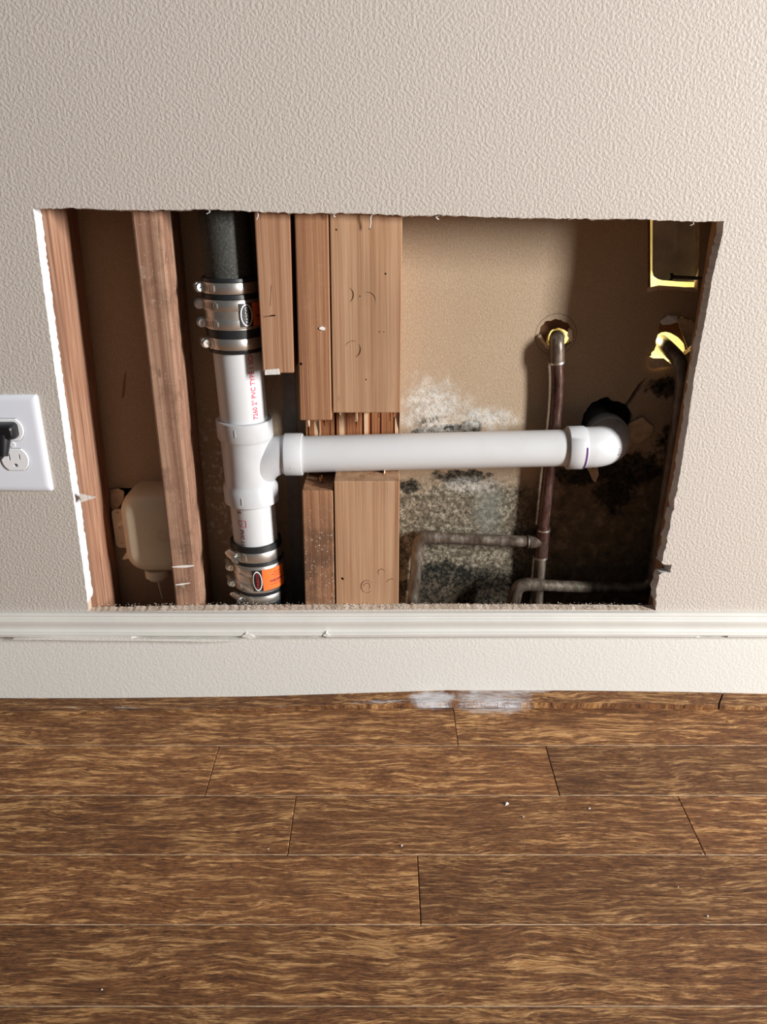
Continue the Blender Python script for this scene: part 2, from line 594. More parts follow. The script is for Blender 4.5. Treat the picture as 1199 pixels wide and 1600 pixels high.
def box(x0, x1, y0, y1, z0, z1):
    v = [(x0, y0, z0), (x1, y0, z0), (x1, y1, z0), (x0, y1, z0), (x0, y0, z1), (x1, y0, z1), (x1, y1, z1), (x0, y1, z1)]
    f = [(0, 3, 2, 1), (4, 5, 6, 7), (0, 1, 5, 4), (1, 2, 6, 5), (2, 3, 7, 6), (3, 0, 4, 7)]
    return v, f


def obox(c, ax, ay, az, hx, hy, hz):
    c, ax, ay, az = Vector(c), Vector(ax), Vector(ay), Vector(az)
    v = []
    for sz in (-1, 1):
        for sx, sy in ((-1, -1), (1, -1), (1, 1), (-1, 1)):
            v.append(c + ax * hx * sx + ay * hy * sy + az * hz * sz)
    return v, box(0, 1, 0, 1, 0, 1)[1]


def tube(path, radii, seg=24, cap=True, ref=Vector((0, 0, 1))):
    path = [Vector(p) for p in path]
    n = len(path)
    if isinstance(radii, (int, float)):
        radii = [radii] * n
    v, f = [], []
    prev = None
    for i, p in enumerate(path):
        if i == 0:
            t = path[1] - p
        elif i == n - 1:
            t = p - path[i - 1]
        else:
            t = (path[i + 1] - p).normalized() + (p - path[i - 1]).normalized()
        if t.length < 1e-7:
            t = prev[2] if prev else next(q - p for q in path if (q - p).length > 1e-6)
        t = t.normalized()
        if prev is None:
            a = ref.cross(t)
            if a.length < 0.05:
                a = Vector((1, 0, 0)).cross(t)
            a.normalize()
        else:
            a = prev[0] - t * prev[0].dot(t)
            a.normalize()
        b = t.cross(a)
        prev = (a, b, t)
        for k in range(seg):
            an = 2 * math.pi * k / seg
            v.append(p + (a * math.cos(an) + b * math.sin(an)) * radii[i])
    for i in range(n - 1):
        for k in range(seg):
            k2 = (k + 1) % seg
            f.append((i * seg + k, i * seg + k2, (i + 1) * seg + k2, (i + 1) * seg + k))
    if cap:
        f.append(tuple(range(seg))[::-1])
        f.append(tuple((n - 1) * seg + k for k in range(seg)))
    return v, f


def smooth_path(pts, n=6, rad=0.012):
    """round the corners of a polyline"""
    pts = [Vector(p) for p in pts]
    out = [pts[0]]
    for i in range(1, len(pts) - 1):
        p0, p1, p2 = pts[i - 1], pts[i], pts[i + 1]
        r = min(rad, (p1 - p0).length * 0.48, (p2 - p1).length * 0.48)
        a = p1 + (p0 - p1).normalized() * r
        b = p1 + (p2 - p1).normalized() * r
        for k in range(n + 1):
            t = k / n
            out.append(a * (1 - t) ** 2 + p1 * 2 * t * (1 - t) + b * t * t)
    out.append(pts[-1])
    return out


def sheet(outer, holes, depth, inset=None):
    """outer / holes: lists of Vector on one Y plane -> front faces, rim faces, back faces; inset(v) gives the rear vertex"""
    loops = [outer] + holes
    flat = [v for l in loops for v in l]
    tris = tessellate_polygon([[Vector((v.x, v.z, 0)) for v in l] for l in loops])
    n = len(flat)
    rear = []
    for v in flat:
        q = v + Vector((0, depth, 0))
        if inset:
            q = q + inset(v)
        rear.append(q)
    front_f = [tuple(t) for t in tris]
    back_f = [tuple(k + n for k in reversed(t)) for t in tris]
    rim_f = []
    s = 0
    for l in loops:
        m = len(l)
        for k in range(m):
            k2 = (k + 1) % m
            rim_f.append((s + k, s + k2, s + k2 + n, s + k + n))
        s += m
    return flat + rear, front_f, rim_f, back_f


def ragged(pts, step=4.0, jit=0.8, closed=True, rnd=RND, jitf=None):
    out = []
    m = len(pts)
    for i in range(m if closed else m - 1):
        a, b = pts[i], pts[(i + 1) % m]
        d = math.hypot(b[0] - a[0], b[1] - a[1])
        k = max(1, int(d / step))
        for j in range(k):
            t = j / k
            x, y = a[0] + (b[0] - a[0]) * t, a[1] + (b[1] - a[1]) * t
            jj = jitf(x, y) if jitf else jit
            out.append((x + rnd.uniform(-jj, jj), y + rnd.uniform(-jj, jj)))
    return out


def carve(o, shapes):
    """cut real recesses (nail holes, cracks, dents) out of an object"""
    mb = MB()
    for v, f in shapes:
        mb.add(v, f)
    cut = mb.build('cutter', 'paper')
    cut.data.materials.clear()
    cut.data.materials.append(o.data.materials[0])
    md = o.modifiers.new('carve', 'BOOLEAN')
    md.operation = 'DIFFERENCE'
    md.solver = 'EXACT'
    md.use_self = True
    md.object = cut
    bpy.context.view_layer.update()
    new = bpy.data.meshes.new_from_object(o.evaluated_get(bpy.context.evaluated_depsgraph_get()))
    o.modifiers.clear()
    o.data = new
    bpy.data.objects.remove(cut, do_unlink=True)


def pit(px, py, r, Y, depth=0.005):
    return tube([P(px, py, Y - .001), P(px, py, Y - .001) + Vector((0, depth + .001, 0))], r, 10)


def groove(pts, Y, depth=0.004):
    top = [P(x, yy - h / 2, Y - .001) for x, yy, h in pts]
    bot = [P(x, yy + h / 2, Y - .001) for x, yy, h in pts]
    k = len(pts)
    q = Vector((0, depth + .001, 0))
    v = top + bot + [a + q for a in top] + [a + q for a in bot]
    f = []
    for i in range(k - 1):
        f += [(i, i + 1, k + i + 1, k + i), (2 * k + i, 3 * k + i, 3 * k + i + 1, 2 * k + i + 1),
              (i, 2 * k + i, 2 * k + i + 1, i + 1), (k + i, k + i + 1, 3 * k + i + 1, 3 * k + i)]
    f += [(0, k, 3 * k, 2 * k), (k - 1, 3 * k - 1, 4 * k - 1, 2 * k - 1)]
    return v, f


def slotted_disc(c, ax, sl, r, h, gap, n=10):
    """two half discs with an open slot between them: a screw head"""
    c, ax, sl = Vector(c), Vector(ax).normalized(), Vector(sl).normalized()
    s2 = ax.cross(sl)
    out = []
    for sg in (-1, 1):
        a0 = math.asin(min(.95, gap / r))
        loop = [c + sl * (r * math.cos(a)) + s2 * (sg * r * math.sin(a)) for a in [a0 + (math.pi - 2 * a0) * k / n for k in range(n + 1)]]
        k = len(loop)
        v = loop + [q + ax * h for q in loop]
        f = [tuple(range(k)), tuple(range(2 * k - 1, k - 1, -1))] + [(i, (i + 1) % k, k + (i + 1) % k, k + i) for i in range(k)]
        out.append((v, f))
    return out


def text_flat(s, size, spacing=1.0, shear=0.0, bold=0.0):
    cu = bpy.data.curves.new('lettering', 'FONT')
    cu.body = s
    cu.size = size
    cu.space_character = spacing
    cu.shear = shear
    cu.resolution_u = 3
    cu.offset = bold
    o = bpy.data.objects.new('lettering', cu)
    C.objects.link(o)
    bpy.context.view_layer.update()
    me = o.to_mesh()
    v = [Vector(q.co) for q in me.vertices]
    f = [tuple(p.vertices) for p in me.polygons]
    o.to_mesh_clear()
    bpy.data.objects.remove(o, do_unlink=True)
    return v, f


# ================================================================== SETTING
# ---- front drywall sheet with the cut opening
hole_px = [(52, 327), (110, 325), (180, 328), (260, 328), (330, 327), (400, 331), (470, 333), (560, 333), (640, 337),
           (690, 336), (760, 339), (850, 341), (930, 342), (1010, 343), (1080, 346), (1133, 346), (1128, 372),
           (1115, 427), (1104, 490), (1093, 548), (1086, 585), (1075, 665), (1063, 740), (1048, 820), (1039, 862),
           (1033, 880), (1050, 884), (1047, 894), (1030, 898), (1027, 920), (1025, 954),
           (900, 953), (700, 952), (500, 953), (300, 954), (139, 957), (118, 800), (100, 680), (86, 580), (68, 450)]


def front_jit(x, y):
    if y > 948:
        return 0.3
    if x < 160 and y > 332:
        return 0.45
    if x > 1000 and y > 760:
        return 1.5
    if x > 1000 and y > 360:
        return 0.5
    return 1.0


hole = [P(x, y, 0) for x, y in ragged(hole_px, 5.0, jitf=front_jit)]
ZTOP = 2.4
outer = [Vector((-1.6, 0, 0.004)), Vector((1.6, 0, 0.004)), Vector((1.6, 0, ZTOP)), Vector((-1.6, 0, ZTOP))]


def bevel_in(v):
    if v.x < -1 or v.x > 1:
        return Vector((0, 0, 0))
    j = RND.uniform(-0.0012, 0.0012)
    if v.z < P(600, 940, 0).z:
        return Vector((0, 0, 0.0012 + RND.uniform(-0.0005, 0.0006)))
    if v.x < P(160, 640, 0).x:
        return Vector((0.0035 + j * 0.6, 0, 0))
    if v.x > P(1015, 640, 0).x:
        return Vector((-0.003 + j, 0, 0))
    return Vector((j, 0, -0.001 + j))


v, ff, rf, bf = sheet(outer, [hole], 0.0127, bevel_in)
n = len(v) // 2
zs = P(600, 944, 0).z
xr = P(1000, 640, 0).x
midx = [0] * len(ff)
for q in rf:
    cx = sum((v[k].x for k in q)) / 4
    cz = sum((v[k].z for k in q)) / 4
    midx.append(2 if (cz < zs and abs(cx) < 1) else 1)
midx += [3] * len(bf)
wall_front = mesh('wall_front', v, ff + rf + bf, ['wall', 'gypsum', 'sill', 'paper'], midx=midx, origin=Vector((0, 0, 0)))
tag(wall_front, 'greige orange-peel drywall with a large rectangular opening cut into it', kind='structure')

# torn paper flaps and frays on the cut edge
fl = MB()
a, b, c = P(124, 771, -0.0005), P(151, 777, 0.006), P(127, 785, -0.0005)
q = Vector((0, 0.0006, 0))
fl.add([a, b, c, a + q, b + q, c + q], [(0, 1, 2), (5, 4, 3), (0, 3, 4, 1), (1, 4, 5, 2), (2, 5, 3, 0)])
o = fl.build('paper_flap', 'wall', wall_front)
o['label'] = 'small torn triangle of painted paper'
for (pts) in ([(583, 333), (579, 340), (580, 347), (578, 357)], [(525, 332), (521, 337), (524, 339)], [(325, 327), (329, 331), (323, 334)],
              [(402, 331), (404, 337), (401, 343)], [(690, 336), (680, 339), (686, 343)], [(1083, 346), (1085, 350), (1079, 352)]):
    pp = [P(x, y, 0.004 + 0.001 * i) for i, (x, y) in enumerate(pts)]
    v, f = tube(smooth_path(pp, 3, 0.004), 0.0006, 6)
    mesh('paper_fray', v, f, 'gypsum', wall_front, True)

# ---- painted lower wall, cap moulding
zb = P(600, 992, 0).z
v, f = box(-1.6, 1.6, -0.0012, 0.0, 0.0, zb)
baseboard = mesh('baseboard_front', v, f, 'base')
tag(baseboard, 'white painted band of wall below the cap moulding', kind='structure')
zt = P(600, 956.5, -0.003).z
zl = P(600, 996, -0.010).z
hgt = zt - zl
prof = [(y, zt - k * hgt) for y, k in ((0, 0), (-.0055, 0), (-.0072, .03), (-.0078, .10), (-.0066, .15), (-.0068, .19), (-.0098, .22), (-.0108, .28), (-.0108, .36),
                                       (-.0090, .48), (-.0078, .62), (-.0078, .70), (-.0090, .75), (-.0124, .77), (-.0132, .83), (-.0128, .885), (-.0126, .90), (-.0126, .955), (-.0112, .975), (0, 1.0))]
CRACKS = [(205, 380, 1.0), (388, 470, .8), (464, 510, .7), (1092, 1137, .9)]
v, f = [], []
NX = 1000
for i in range(NX + 1):
    x = -1.6 + 3.2 * i / NX
    dz = 0.0006 * math.sin(x * 7.0)
    cr_ = 0.0
    for (pa, pb, am) in CRACKS:
        xa_, xb_ = P(pa, 994, -.0125).x, P(pb, 994, -.0125).x
        if xa_ < x < xb_:
            u = (x - xa_) / (xb_ - xa_)
            cr_ = max(cr_, am * min(1.0, 3.0 * math.sin(math.pi * u)) * (0.75 + .25 * math.sin(x * 150)))
    for k_, (y, z) in enumerate(prof):
        if k_ in (len(prof) - 4, len(prof) - 3):      # the two groove points sink in where the caulk has let go
            y += 0.0095 * min(1.0, cr_ * 1.6)
            mid = (prof[-4][1] + prof[-3][1]) / 2
            z = mid + (z - mid) * cr_
        v.append((x, y, z + dz))
m = len(prof)
for i in range(NX):
    for k in range(m - 1):
        f.append((i * m + k, (i + 1) * m + k, (i + 1) * m + k + 1, i * m + k + 1))
f += [tuple(range(m)), tuple(NX * m + k for k in range(m))[::-1]]
trim1 = mesh('trim_1', v, f, 'trim', smooth=True, origin=Vector((0, 0, zl)), autosmooth=25)
tag(trim1, 'white ogee cap moulding along the wall under the opening', kind='structure')


def sliver(name, pts, mat, y, parent, thick=0.0012):
    top = [P(x, yy - h / 2, y) for x, yy, h in pts]
    bot = [P(x, yy + h / 2, y) for x, yy, h in pts]
    k = len(pts)
    v = top + bot + [q + Vector((0, thick, 0)) for q in top] + [q + Vector((0, thick, 0)) for q in bot]
    f = []
    for i in range(k - 1):
        f += [(i, i + 1, k + i + 1, k + i), (2 * k + i, 3 * k + i, 3 * k + i + 1, 2 * k + i + 1),
              (i, 2 * k + i, 2 * k + i + 1, i + 1), (k + i, k + i + 1, 3 * k + i + 1, 3 * k + i)]
    f += [(0, k, 3 * k, 2 * k), (k - 1, 3 * k - 1, 4 * k - 1, 2 * k - 1)]
    return mesh(name, v, f, mat, parent)


for (pts) in ([(378, 995, 1), (384, 993, 6), (392, 995, 7), (398, 996, 2)], [(505, 993, 1.5), (510, 992, 6), (516, 994, 2)],
              [(20, 999, 1), (80, 998, 4), (150, 999, 4), (230, 1000, 3), (330, 1001, 4), (380, 1000, 1)]):
    sliver('caulk', pts, 'caulk', -0.0142, trim1, 0.006)

# ---- floor
v, f = box(-1.7, 1.7, -2.2, 0.9, -0.03, -0.010)
floor = mesh('floor', v, f, 'board', origin=Vector((0, 0, -0.01)))
tag(floor, 'dark brown hand-scraped oak plank floor', kind='structure')
seams = [PZ(600, y, 0).y for y in (1106, 1165, 1243, 1336, 1445, 1573)]
wd = 0.0885
while seams[-1] > -1.5:
    seams.append(seams[-1] - wd)
joints = [[(712, 1134)], [(331, 1205), (864, 1205)], [(456, 1290), (1081, 1290)], [(655, 1390)], [(-420, 1500), (1500, 1500)], [(-300, 1590), (1450, 1590)]]


def plank(x0, x1, y0, y1, mat, dz):
    g = 0.00028
    x0, x1, y0, y1 = x0 + g, x1 - g, y0 + g, y1 - g
    b = 0.0007
    v = [(x0, y0, -.010), (x1, y0, -.010), (x1, y1, -.010), (x0, y1, -.010),
         (x0, y0, -b + dz), (x1, y0, -b + dz), (x1, y1, -b + dz), (x0, y1, -b + dz),
         (x0 + b, y0 + b, dz), (x1 - b, y0 + b, dz), (x1 - b, y1 - b, dz), (x0 + b, y1 - b, dz)]
    f = [(3, 2, 1, 0), (8, 9, 10, 11)]
    for k in range(4):
        k2 = (k + 1) % 4
        f += [(k, k2, 4 + k2, 4 + k), (4 + k, 4 + k2, 8 + k2, 8 + k)]
    return mesh('plank', v, f, [mat, 'near_edge'], floor, midx=[1 if q == (4, 5, 9, 8) else 0 for q in f], origin=Vector(((x0 + x1) / 2, (y0 + y1) / 2, 0)))


for i in range(len(seams) - 1):
    xs = [-1.6]
    if i < len(joints):
        xs += [PZ(x, y, 0).x for x, y in joints[i]]
    else:
        xs += [-0.9 + 0.5 * ((i * 7) % 3), 0.7 - 0.1 * (i % 4)]
    xs.append(1.6)
    xs = sorted(xs)
    for a, b in zip(xs[:-1], xs[1:]):
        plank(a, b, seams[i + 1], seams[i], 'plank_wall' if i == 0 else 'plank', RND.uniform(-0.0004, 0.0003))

# ---- wood strip at the foot of the wall (bowed), two lengths
trim2 = empty('trim_2', (0, -0.012, 0))
tag(trim2, 'narrow oak strip at the foot of the wall smeared with white paint', kind='structure')
top_l = [(-500, 1093), (0, 1091.5), (200, 1090.5), (400, 1088), (560, 1083), (700, 1078.5), (900, 1079), (1060, 1081), (1199, 1084), (1700, 1086)]
bot_l = [(-500, 1119), (0, 1117), (200, 1114), (400, 1110), (560, 1107), (700, 1105), (900, 1106.5), (1060, 1108), (1199, 1110), (1700, 1112)]


def lerp(tab, x):
    for (a, ya), (b, yb) in zip(tab[:-1], tab[1:]):
        if x <= b:
            return ya + (yb - ya) * (x - a) / (b - a)
    return tab[-1][1]


def strip(xa, xb, skew0=0.0, skew1=0.0):
    v, f = [], []
    N = 40
    for i in range(N + 1):
        x = xa + (xb - xa) * i / N
        sk = skew0 * (1 - i / N) ** 8 + skew1 * (i / N) ** 8
        back = P(x + sk, lerp(top_l, x), -0.0012)
        fl_ = PZ(x - sk * 0.5, lerp(bot_l, x), 0.0)
        back.z = max(back.z, 0.0022)
        hz = max(0.0022, back.z * 0.62)
        v += [(back.x, -0.0012, 0.0), (back.x, -0.0012, back.z), (fl_.x, fl_.y + 0.0022, hz), (fl_.x, fl_.y + 0.0004, hz - 0.0012), (fl_.x, fl_.y, -0.0008)]
    for i in range(N):
        for k in range(5):
            k2 = (k + 1) % 5
            f.append((i * 5 + k, i * 5 + k2, (i + 1) * 5 + k2, (i + 1) * 5 + k))
    f += [(0, 1, 2, 3, 4), tuple(N * 5 + k for k in (4, 3, 2, 1, 0))]
    return mesh('strip', v, f, 'strip', trim2)


strip(-420, 1124, 0, 5)
strip(1127, 1640, 5, 0)

# ---- far drywall sheet of the cavity with its holes
B = lambda x, y: P(x, y, YB)


def ring_px(cx, cy, rx, ry, n, jit, a0=0.0):
    out = []
    for k in range(n):
        a = a0 + 2 * math.pi * k / n
        j = 1 + RND.uniform(-jit, jit)
        out.append((cx + rx * math.cos(a) * j, cy + ry * math.sin(a) * j))
    return out


h1 = [B(x, y) for x, y in ring_px(869, 523, 27, 24, 40, 0.06)]
h2 = [B(x, y) for x, y in ragged([(1033, 503), (1045, 494), (1062, 495), (1082, 502), (1084, 520), (1078, 548), (1060, 564), (1040, 572),
                                  (1018, 571), (1012, 562), (1022, 548), (1027, 530)], 4, 1.6)]
h3 = [B(x, y) for x, y in ragged([(1012, 200), (1013, 330), (1013, 452), (1060, 449), (1091, 455), (1096, 200)], 6, 0.8)]
h4 = [B(x, y) for x, y in ragged([(908, 664), (913, 645), (924, 631), (938, 622), (950, 620), (957, 626), (972, 629), (977, 632), (988, 616),
                                  (998, 600), (1011, 589), (1006, 599), (999, 610), (990, 624), (982, 637),
                                  (990, 648), (987, 668), (978, 690), (968, 708), (950, 722), (925, 724), (911, 706), (905, 684)], 4, 0.9)]
h5 = [B(x, y) for x, y in ragged([(176, 764), (200, 762), (262, 763), (264, 860), (200, 862), (180, 830), (186, 800), (194, 792), (192, 776)], 5, 0.8)]
outer = [Vector((-1.6, YB, 0.0)), Vector((1.6, YB, 0.0)), Vector((1.6, YB, ZTOP)), Vector((-1.6, YB, ZTOP))]
v, ff, rf, bf = sheet(outer, [h1, h2, h3, h4, h5], 0.0127)
wall_back = mesh('wall_back', v, ff + rf + bf, ['back', 'gypsum', 'paper'], midx=[0] * len(ff) + [2] * len(rf) + [1] * len(bf), origin=Vector((0, YB, 0)))
tag(wall_back, 'brown paper back of the far drywall sheet, stained with black and white mould', kind='structure')


def flap(pts, ylift, mat='paper', parent=wall_back, lab=None, th=0.0012):
    """torn paper standing proud of the far sheet; ylift per point"""
    fr = [P(x, y, YB - l) for (x, y), l in zip(pts, ylift)]
    k = len(fr)
    v = fr + [q + Vector((0, th, 0)) for q in fr]
    f = [tuple(range(k)), tuple(range(2 * k - 1, k - 1, -1))]
    for i in range(k):
        j = (i + 1) % k
        f.append((i, j, k + j, k + i))
    o = mesh('torn_paper', v, f, mat, parent)
    if lab:
        o['label'] = lab
    return o


flap([(983, 662), (1004, 652), (1022, 668), (1018, 680), (1000, 692), (982, 697), (976, 692)], [.003, .006, .004, .003, .003, .004, .003],
     lab='peeled tan scab of paper beside the elbow')
flap([(916, 728), (928, 733), (934, 727), (936, 742), (931, 754), (926, 750), (921, 738)], [.004, .006, .004, .008, .010, .009, .006], lab='paper tongue hanging below the elbow')
flap([(1032, 502), (1045, 493), (1058, 494), (1060, 503), (1048, 507), (1035, 508)], [.003, .005, .004, .006, .005, .004], 'gypsum')
flap([(1058, 495), (1075, 500), (1087, 505), (1085, 535), (1075, 545), (1068, 525), (1062, 510)], [.003, .005, .005, .006, .004, .007, .005], 'paper')
flap([(1012, 556), (1022, 560), (1038, 560), (1052, 572), (1036, 574), (1020, 577), (1013, 570)], [.003, .006, .007, .004, .006, .005, .004], 'paper')
flap([(845, 522), (852, 534), (862, 545), (856, 546), (846, 536), (841, 526)], [.003, .007, .006, .004, .004, .003], 'paper')
flap([(889, 512), (894, 516), (896, 530), (892, 534), (887, 525)], [.003, .005, .005, .006, .005], 'paper')
flap([(1011, 450), (1030, 446), (1062, 448), (1092, 452), (1090, 457), (1060, 453), (1030, 453), (1012, 457)], [.002, .004, .003, .003, .002, .002, .002, .002], 'paper')
flap([(172, 766), (184, 763), (194, 768), (193, 780), (186, 792), (177, 800), (173, 790)], [.003, .008, .010, .012, .010, .008, .004], 'paper', lab='torn brown paper at the cutout rim')

# added unseen boxes that block light behind the lower and left holes
ZSH = P(1000, 586, YB).z
Y1 = YB + .0135
mb = MB()
def void(x0, x1, z0, z1):
    mb = MB()
    mb.add(*box(x0, x1, 0.30, 0.31, z0, z1))
    mb.add(*box(x0, x0 + .01, Y1, 0.30, z0, z1)).add(*box(x1 - .01, x1, Y1, 0.30, z0, z1))
    mb.add(*box(x0 + .01, x1 - .01, Y1, 0.30, z1 - .01, z1)).add(*box(x0 + .01, x1 - .01, Y1, 0.30, z0, z0 + .01))
    tag(mb.build('light_baffle', 'paper'), 'added box blocking light behind the far drywall sheet', kind='structure')


void(-0.85, 0.05, 0.0, 1.2)
void(0.055, 0.845, 0.0, ZSH - .016)
# the lit cabinet on the other side, seen through the holes
cab = empty('sink_cabinet', (0.45, 0.30, ZSH - .015))
tag(cab, 'pale cabinet interior glimpsed lit yellow through the holes beside the copper pipe', 'cabinet')
for nm, b in (('back_panel', box(0.07, 0.83, 0.26, 0.275, ZSH, 1.185)), ('side_panel', box(0.055, 0.07, Y1, 0.275, ZSH, 1.185)),
              ('side_panel', box(0.83, 0.845, Y1, 0.275, ZSH, 1.185)), ('top_panel', box(0.055, 0.845, Y1, 0.275, 1.185, 1.2)),
              ('bottom_panel', box(0.055, 0.845, Y1, 0.275, ZSH - .015, ZSH))):
    mesh(nm, b[0], b[1], 'cab', cab)
K = lambda x, y: P(x, y, Y1 + .001)
ob = [Vector((0.072, Y1 + .001, ZSH + .001)), Vector((0.828, Y1 + .001, ZSH + .001)), Vector((0.828, Y1 + .001, 1.18)), Vector((0.072, Y1 + .001, 1.18))]
k1 = [K(x, y) for x, y in ring_px(873, 531, 19, 18, 28, 0.04)]
k2 = [K(x, y) for x, y in ring_px(1041, 550, 31, 30, 28, 0.05)]
k3 = [K(x, y) for x, y in [(1016, 240), (1017, 449), (1092, 449), (1093, 240)]]
v, ff, rf, bf = sheet(ob, [k1, k2, k3], 0.004)
mesh('rear_board', v, ff + rf + bf, ['board', 'cab'], cab, midx=[0] * len(ff) + [1] * (len(rf) + len(bf)))
pl = bpy.data.lights.new('cabinet_lamp', 'POINT')
pl.energy = 0.9
pl.color = (1.0, 0.84, 0.46)
pl.shadow_soft_size = 0.02
po = bpy.data.objects.new('cabinet_lamp', pl)
po.location = P(985, 500, 0.19)
C.objects.link(po)

# ================================================================== STUDS
STG = 'vertical framing studs in the wall cavity'


def stud_profile(name, lt, lb, rt, rb, zlo, zhi, mat, label, yz=None, depth=0.0885, group=STG, bev=0.0015):
    """lt/lb/rt/rb: pixel of the left-top, left-bottom, right-top, right-bottom of the front face"""
    A, Bq, Cq, D = P(*lt, YS), P(*lb, YS), P(*rt, YS), P(*rb, YS)
    xl = lambda z: A.x + (Bq.x - A.x) * (z - A.z) / (Bq.z - A.z)
    xrr = lambda z: Cq.x + (D.x - Cq.x) * (z - Cq.z) / (D.z - Cq.z)
    prof = yz if yz else [(YS, zlo), (YS, zhi), (YS + depth, zhi), (YS + depth, zlo)]
    k = len(prof)
    v = [(xl(z), y, z) for y, z in prof] + [(xrr(z), y, z) for y, z in prof]
    tri = tessellate_polygon([[Vector((y, z, 0)) for y, z in prof]])
    f = [tuple(t) for t in tri] + [tuple(i + k for i in reversed(t)) for t in tri]
    for i in range(k):
        j = (i + 1) % k
        f.append((i, j, k + j, k + i))
    v = [Vector(q) for q in v]
    bm_faces = f
    o = mesh(name, v, bm_faces, mat)
    # knock the sharp arris off
    if bev:
        bm = bmesh.new()
        bm.from_mesh(o.data)
        bmesh.ops.dissolve_limit(bm, angle_limit=0.02, verts=bm.verts, edges=bm.edges)
        es = [e for e in bm.edges if len(e.link_faces) == 2 and e.calc_face_angle(0) > 0.9]
        bmesh.ops.bevel(bm, geom=es, offset=bev, segments=2, profile=0.5, affect='EDGES')
        bm.to_mesh(o.data)
        bm.free()
    tag(o, label, 'stud', group)
    return o, xl, xrr


ZH = 1.25
A_r = P(77, 330, YS)
sa, _, _ = stud_profile('wall_stud', (24, 330), (107, 948), (77, 330), (155, 948), -0.010, ZH, 'stud_a',
                        'reddish stud with fine straight grain along the white cut drywall edge')
sb, _, _ = stud_profile('wall_stud', (204, 330), (274, 945), (252, 330), (311, 945), -0.010, ZH, 'stud_b',
                        'weathered brown stud flecked with plaster, standing in front of the cream plastic box', bev=0.003)
zc = P(430, 583, YS).z
sc_, _, _ = stud_profile('wall_stud', (397, 333), (411, 584), (453, 333), (459.5, 584), zc, ZH, 'stud_c',
                         'short stud sawn off above the pipe tee beside the upper coupling')
# ragged white plaster smear on the sawn end
flp = [P(414, 578, YS - .0006), P(436, 576, YS - .0006), P(438, 585, YS - .0006), P(414, 586, YS - .0006)]
v = flp + [q + Vector((0, .0006, 0)) for q in flp]
o = mesh('plaster_smear', v, [(0, 1, 2, 3), (7, 6, 5, 4), (0, 4, 5, 1), (1, 5, 6, 2), (2, 6, 7, 3), (3, 7, 4, 0)], 'caulk', sc_)
carve(sc_, [obox(P(420, 494, YS), (1, 0, .12), (0, 1, 0), (-.12, 0, 1), 0.008, 0.004, 0.0008),
            obox(P(423, 462, YS), (.10, 0, 1), (0, 1, 0), (1, 0, -.10), 0.012, 0.003, 0.0003)])


def cprof(yt, yb, ytb, depth_n):
    zt_ = P(490, yt, YS).z
    zb_ = P(490, yb, YS).z
    return [(YS, -0.010), (YS, zb_), (depth_n, zb_ + ytb), (depth_n, zt_ - 0.002), (YS, zt_), (YS, ZH), (YB - .0005, ZH), (YB - .0005, -0.010)], zt_, zb_


pd, dzt, dzb = cprof(657, 767, 0.003, 0.082)
sd, dxl, dxr = stud_profile('wall_stud', (460, 335), (477, 945), (513.2, 335), (523.2, 945), 0, 0, 'stud_d',
                            'narrow red-brown stud notched around the pipe, between the pipe tee and the wide post', pd)
pe, ezt, ezb = cprof(645, 752, 0.002, 0.082)
se, exl, exr = stud_profile('wall_post', (515.2, 335), (525.2, 943), (629, 335), (623, 943), 0, 0, 'stud_e',
                            'wide pale wooden post with hammer marks, notched around the horizontal white pipe', pe, bev=0.0012)
tag(se, cat='post')


def splinters(parent, xl, xr, zt_, zb_, nn, seed, up=True):
    r = random.Random(seed)
    x0, x1 = xl((zt_ + zb_) / 2), xr((zt_ + zb_) / 2)
    for i in range(nn):
        t = (i + 0.5 + r.uniform(-.3, .3)) / nn
        x = x0 + (x1 - x0) * t
        wdt = (x1 - x0) / nn * r.uniform(0.45, 1.0)
        L = r.uniform(0.008, 0.021)
        y0 = r.uniform(0.030, 0.066)
        za, zb2 = (zt_ + 0.001, zt_ - L) if i % 3 else (zb_ - 0.001, zb_ + min(L, .010))
        if i % 2:
            y0 = r.uniform(0.076, 0.080)
            zb2 = zt_ - r.uniform(.03, .085)
            za = zt_ + .001
        v = [(x - wdt / 2, y0, za), (x + wdt / 2, y0 + r.uniform(-.006, .006), za), (x + wdt / 2, y0 + .012, za), (x - wdt / 2, y0 + .012, za),
             (x - wdt * .3 + r.uniform(-.002, .002), y0 + .008, zb2), (x + wdt * .2, y0 + .006, zb2 + r.uniform(-.006, .006)), (x + wdt * .2, y0 + .011, zb2), (x - wdt * .3, y0 + .011, zb2)]
        f = [(0, 3, 2, 1), (4, 5, 6, 7), (0, 1, 5, 4), (1, 2, 6, 5), (2, 3, 7, 6), (3, 0, 4, 7)]
        mesh('splinter', v, f, 'splinter_light' if r.random() < 0.5 else 'splinter_dark', parent)




def torn_face(parent, xl, xr, zt_, zb_, nn, seed):
    r = random.Random(seed)
    zm = (zt_ + zb_) / 2
    x0, x1 = xl(zm) + .0008, xr(zm) - .0008
    cuts = [0.0]
    while len(cuts) < nn:
        cuts.append(cuts[-1] + r.uniform(.4, 1.6))
    cuts.append(cuts[-1] + 1)
    for a, b in zip(cuts[:-1], cuts[1:]):
        xa_, xb_ = x0 + (x1 - x0) * a / cuts[-1], x0 + (x1 - x0) * b / cuts[-1]
        yf = r.uniform(.0785, .0808)
        v, f = obox(((xa_ + xb_) / 2, (yf + .0835) / 2, zm), (1, 0, 0), (0, 1, 0), (0, 0, 1), (xb_ - xa_) / 2 - .0001, (.0835 - yf) / 2, (zt_ - zb_) / 2 - .0005)
        mesh('torn_fibre', v, f, 'splinter_light' if r.random() < .22 else 'splinter_dark', parent)


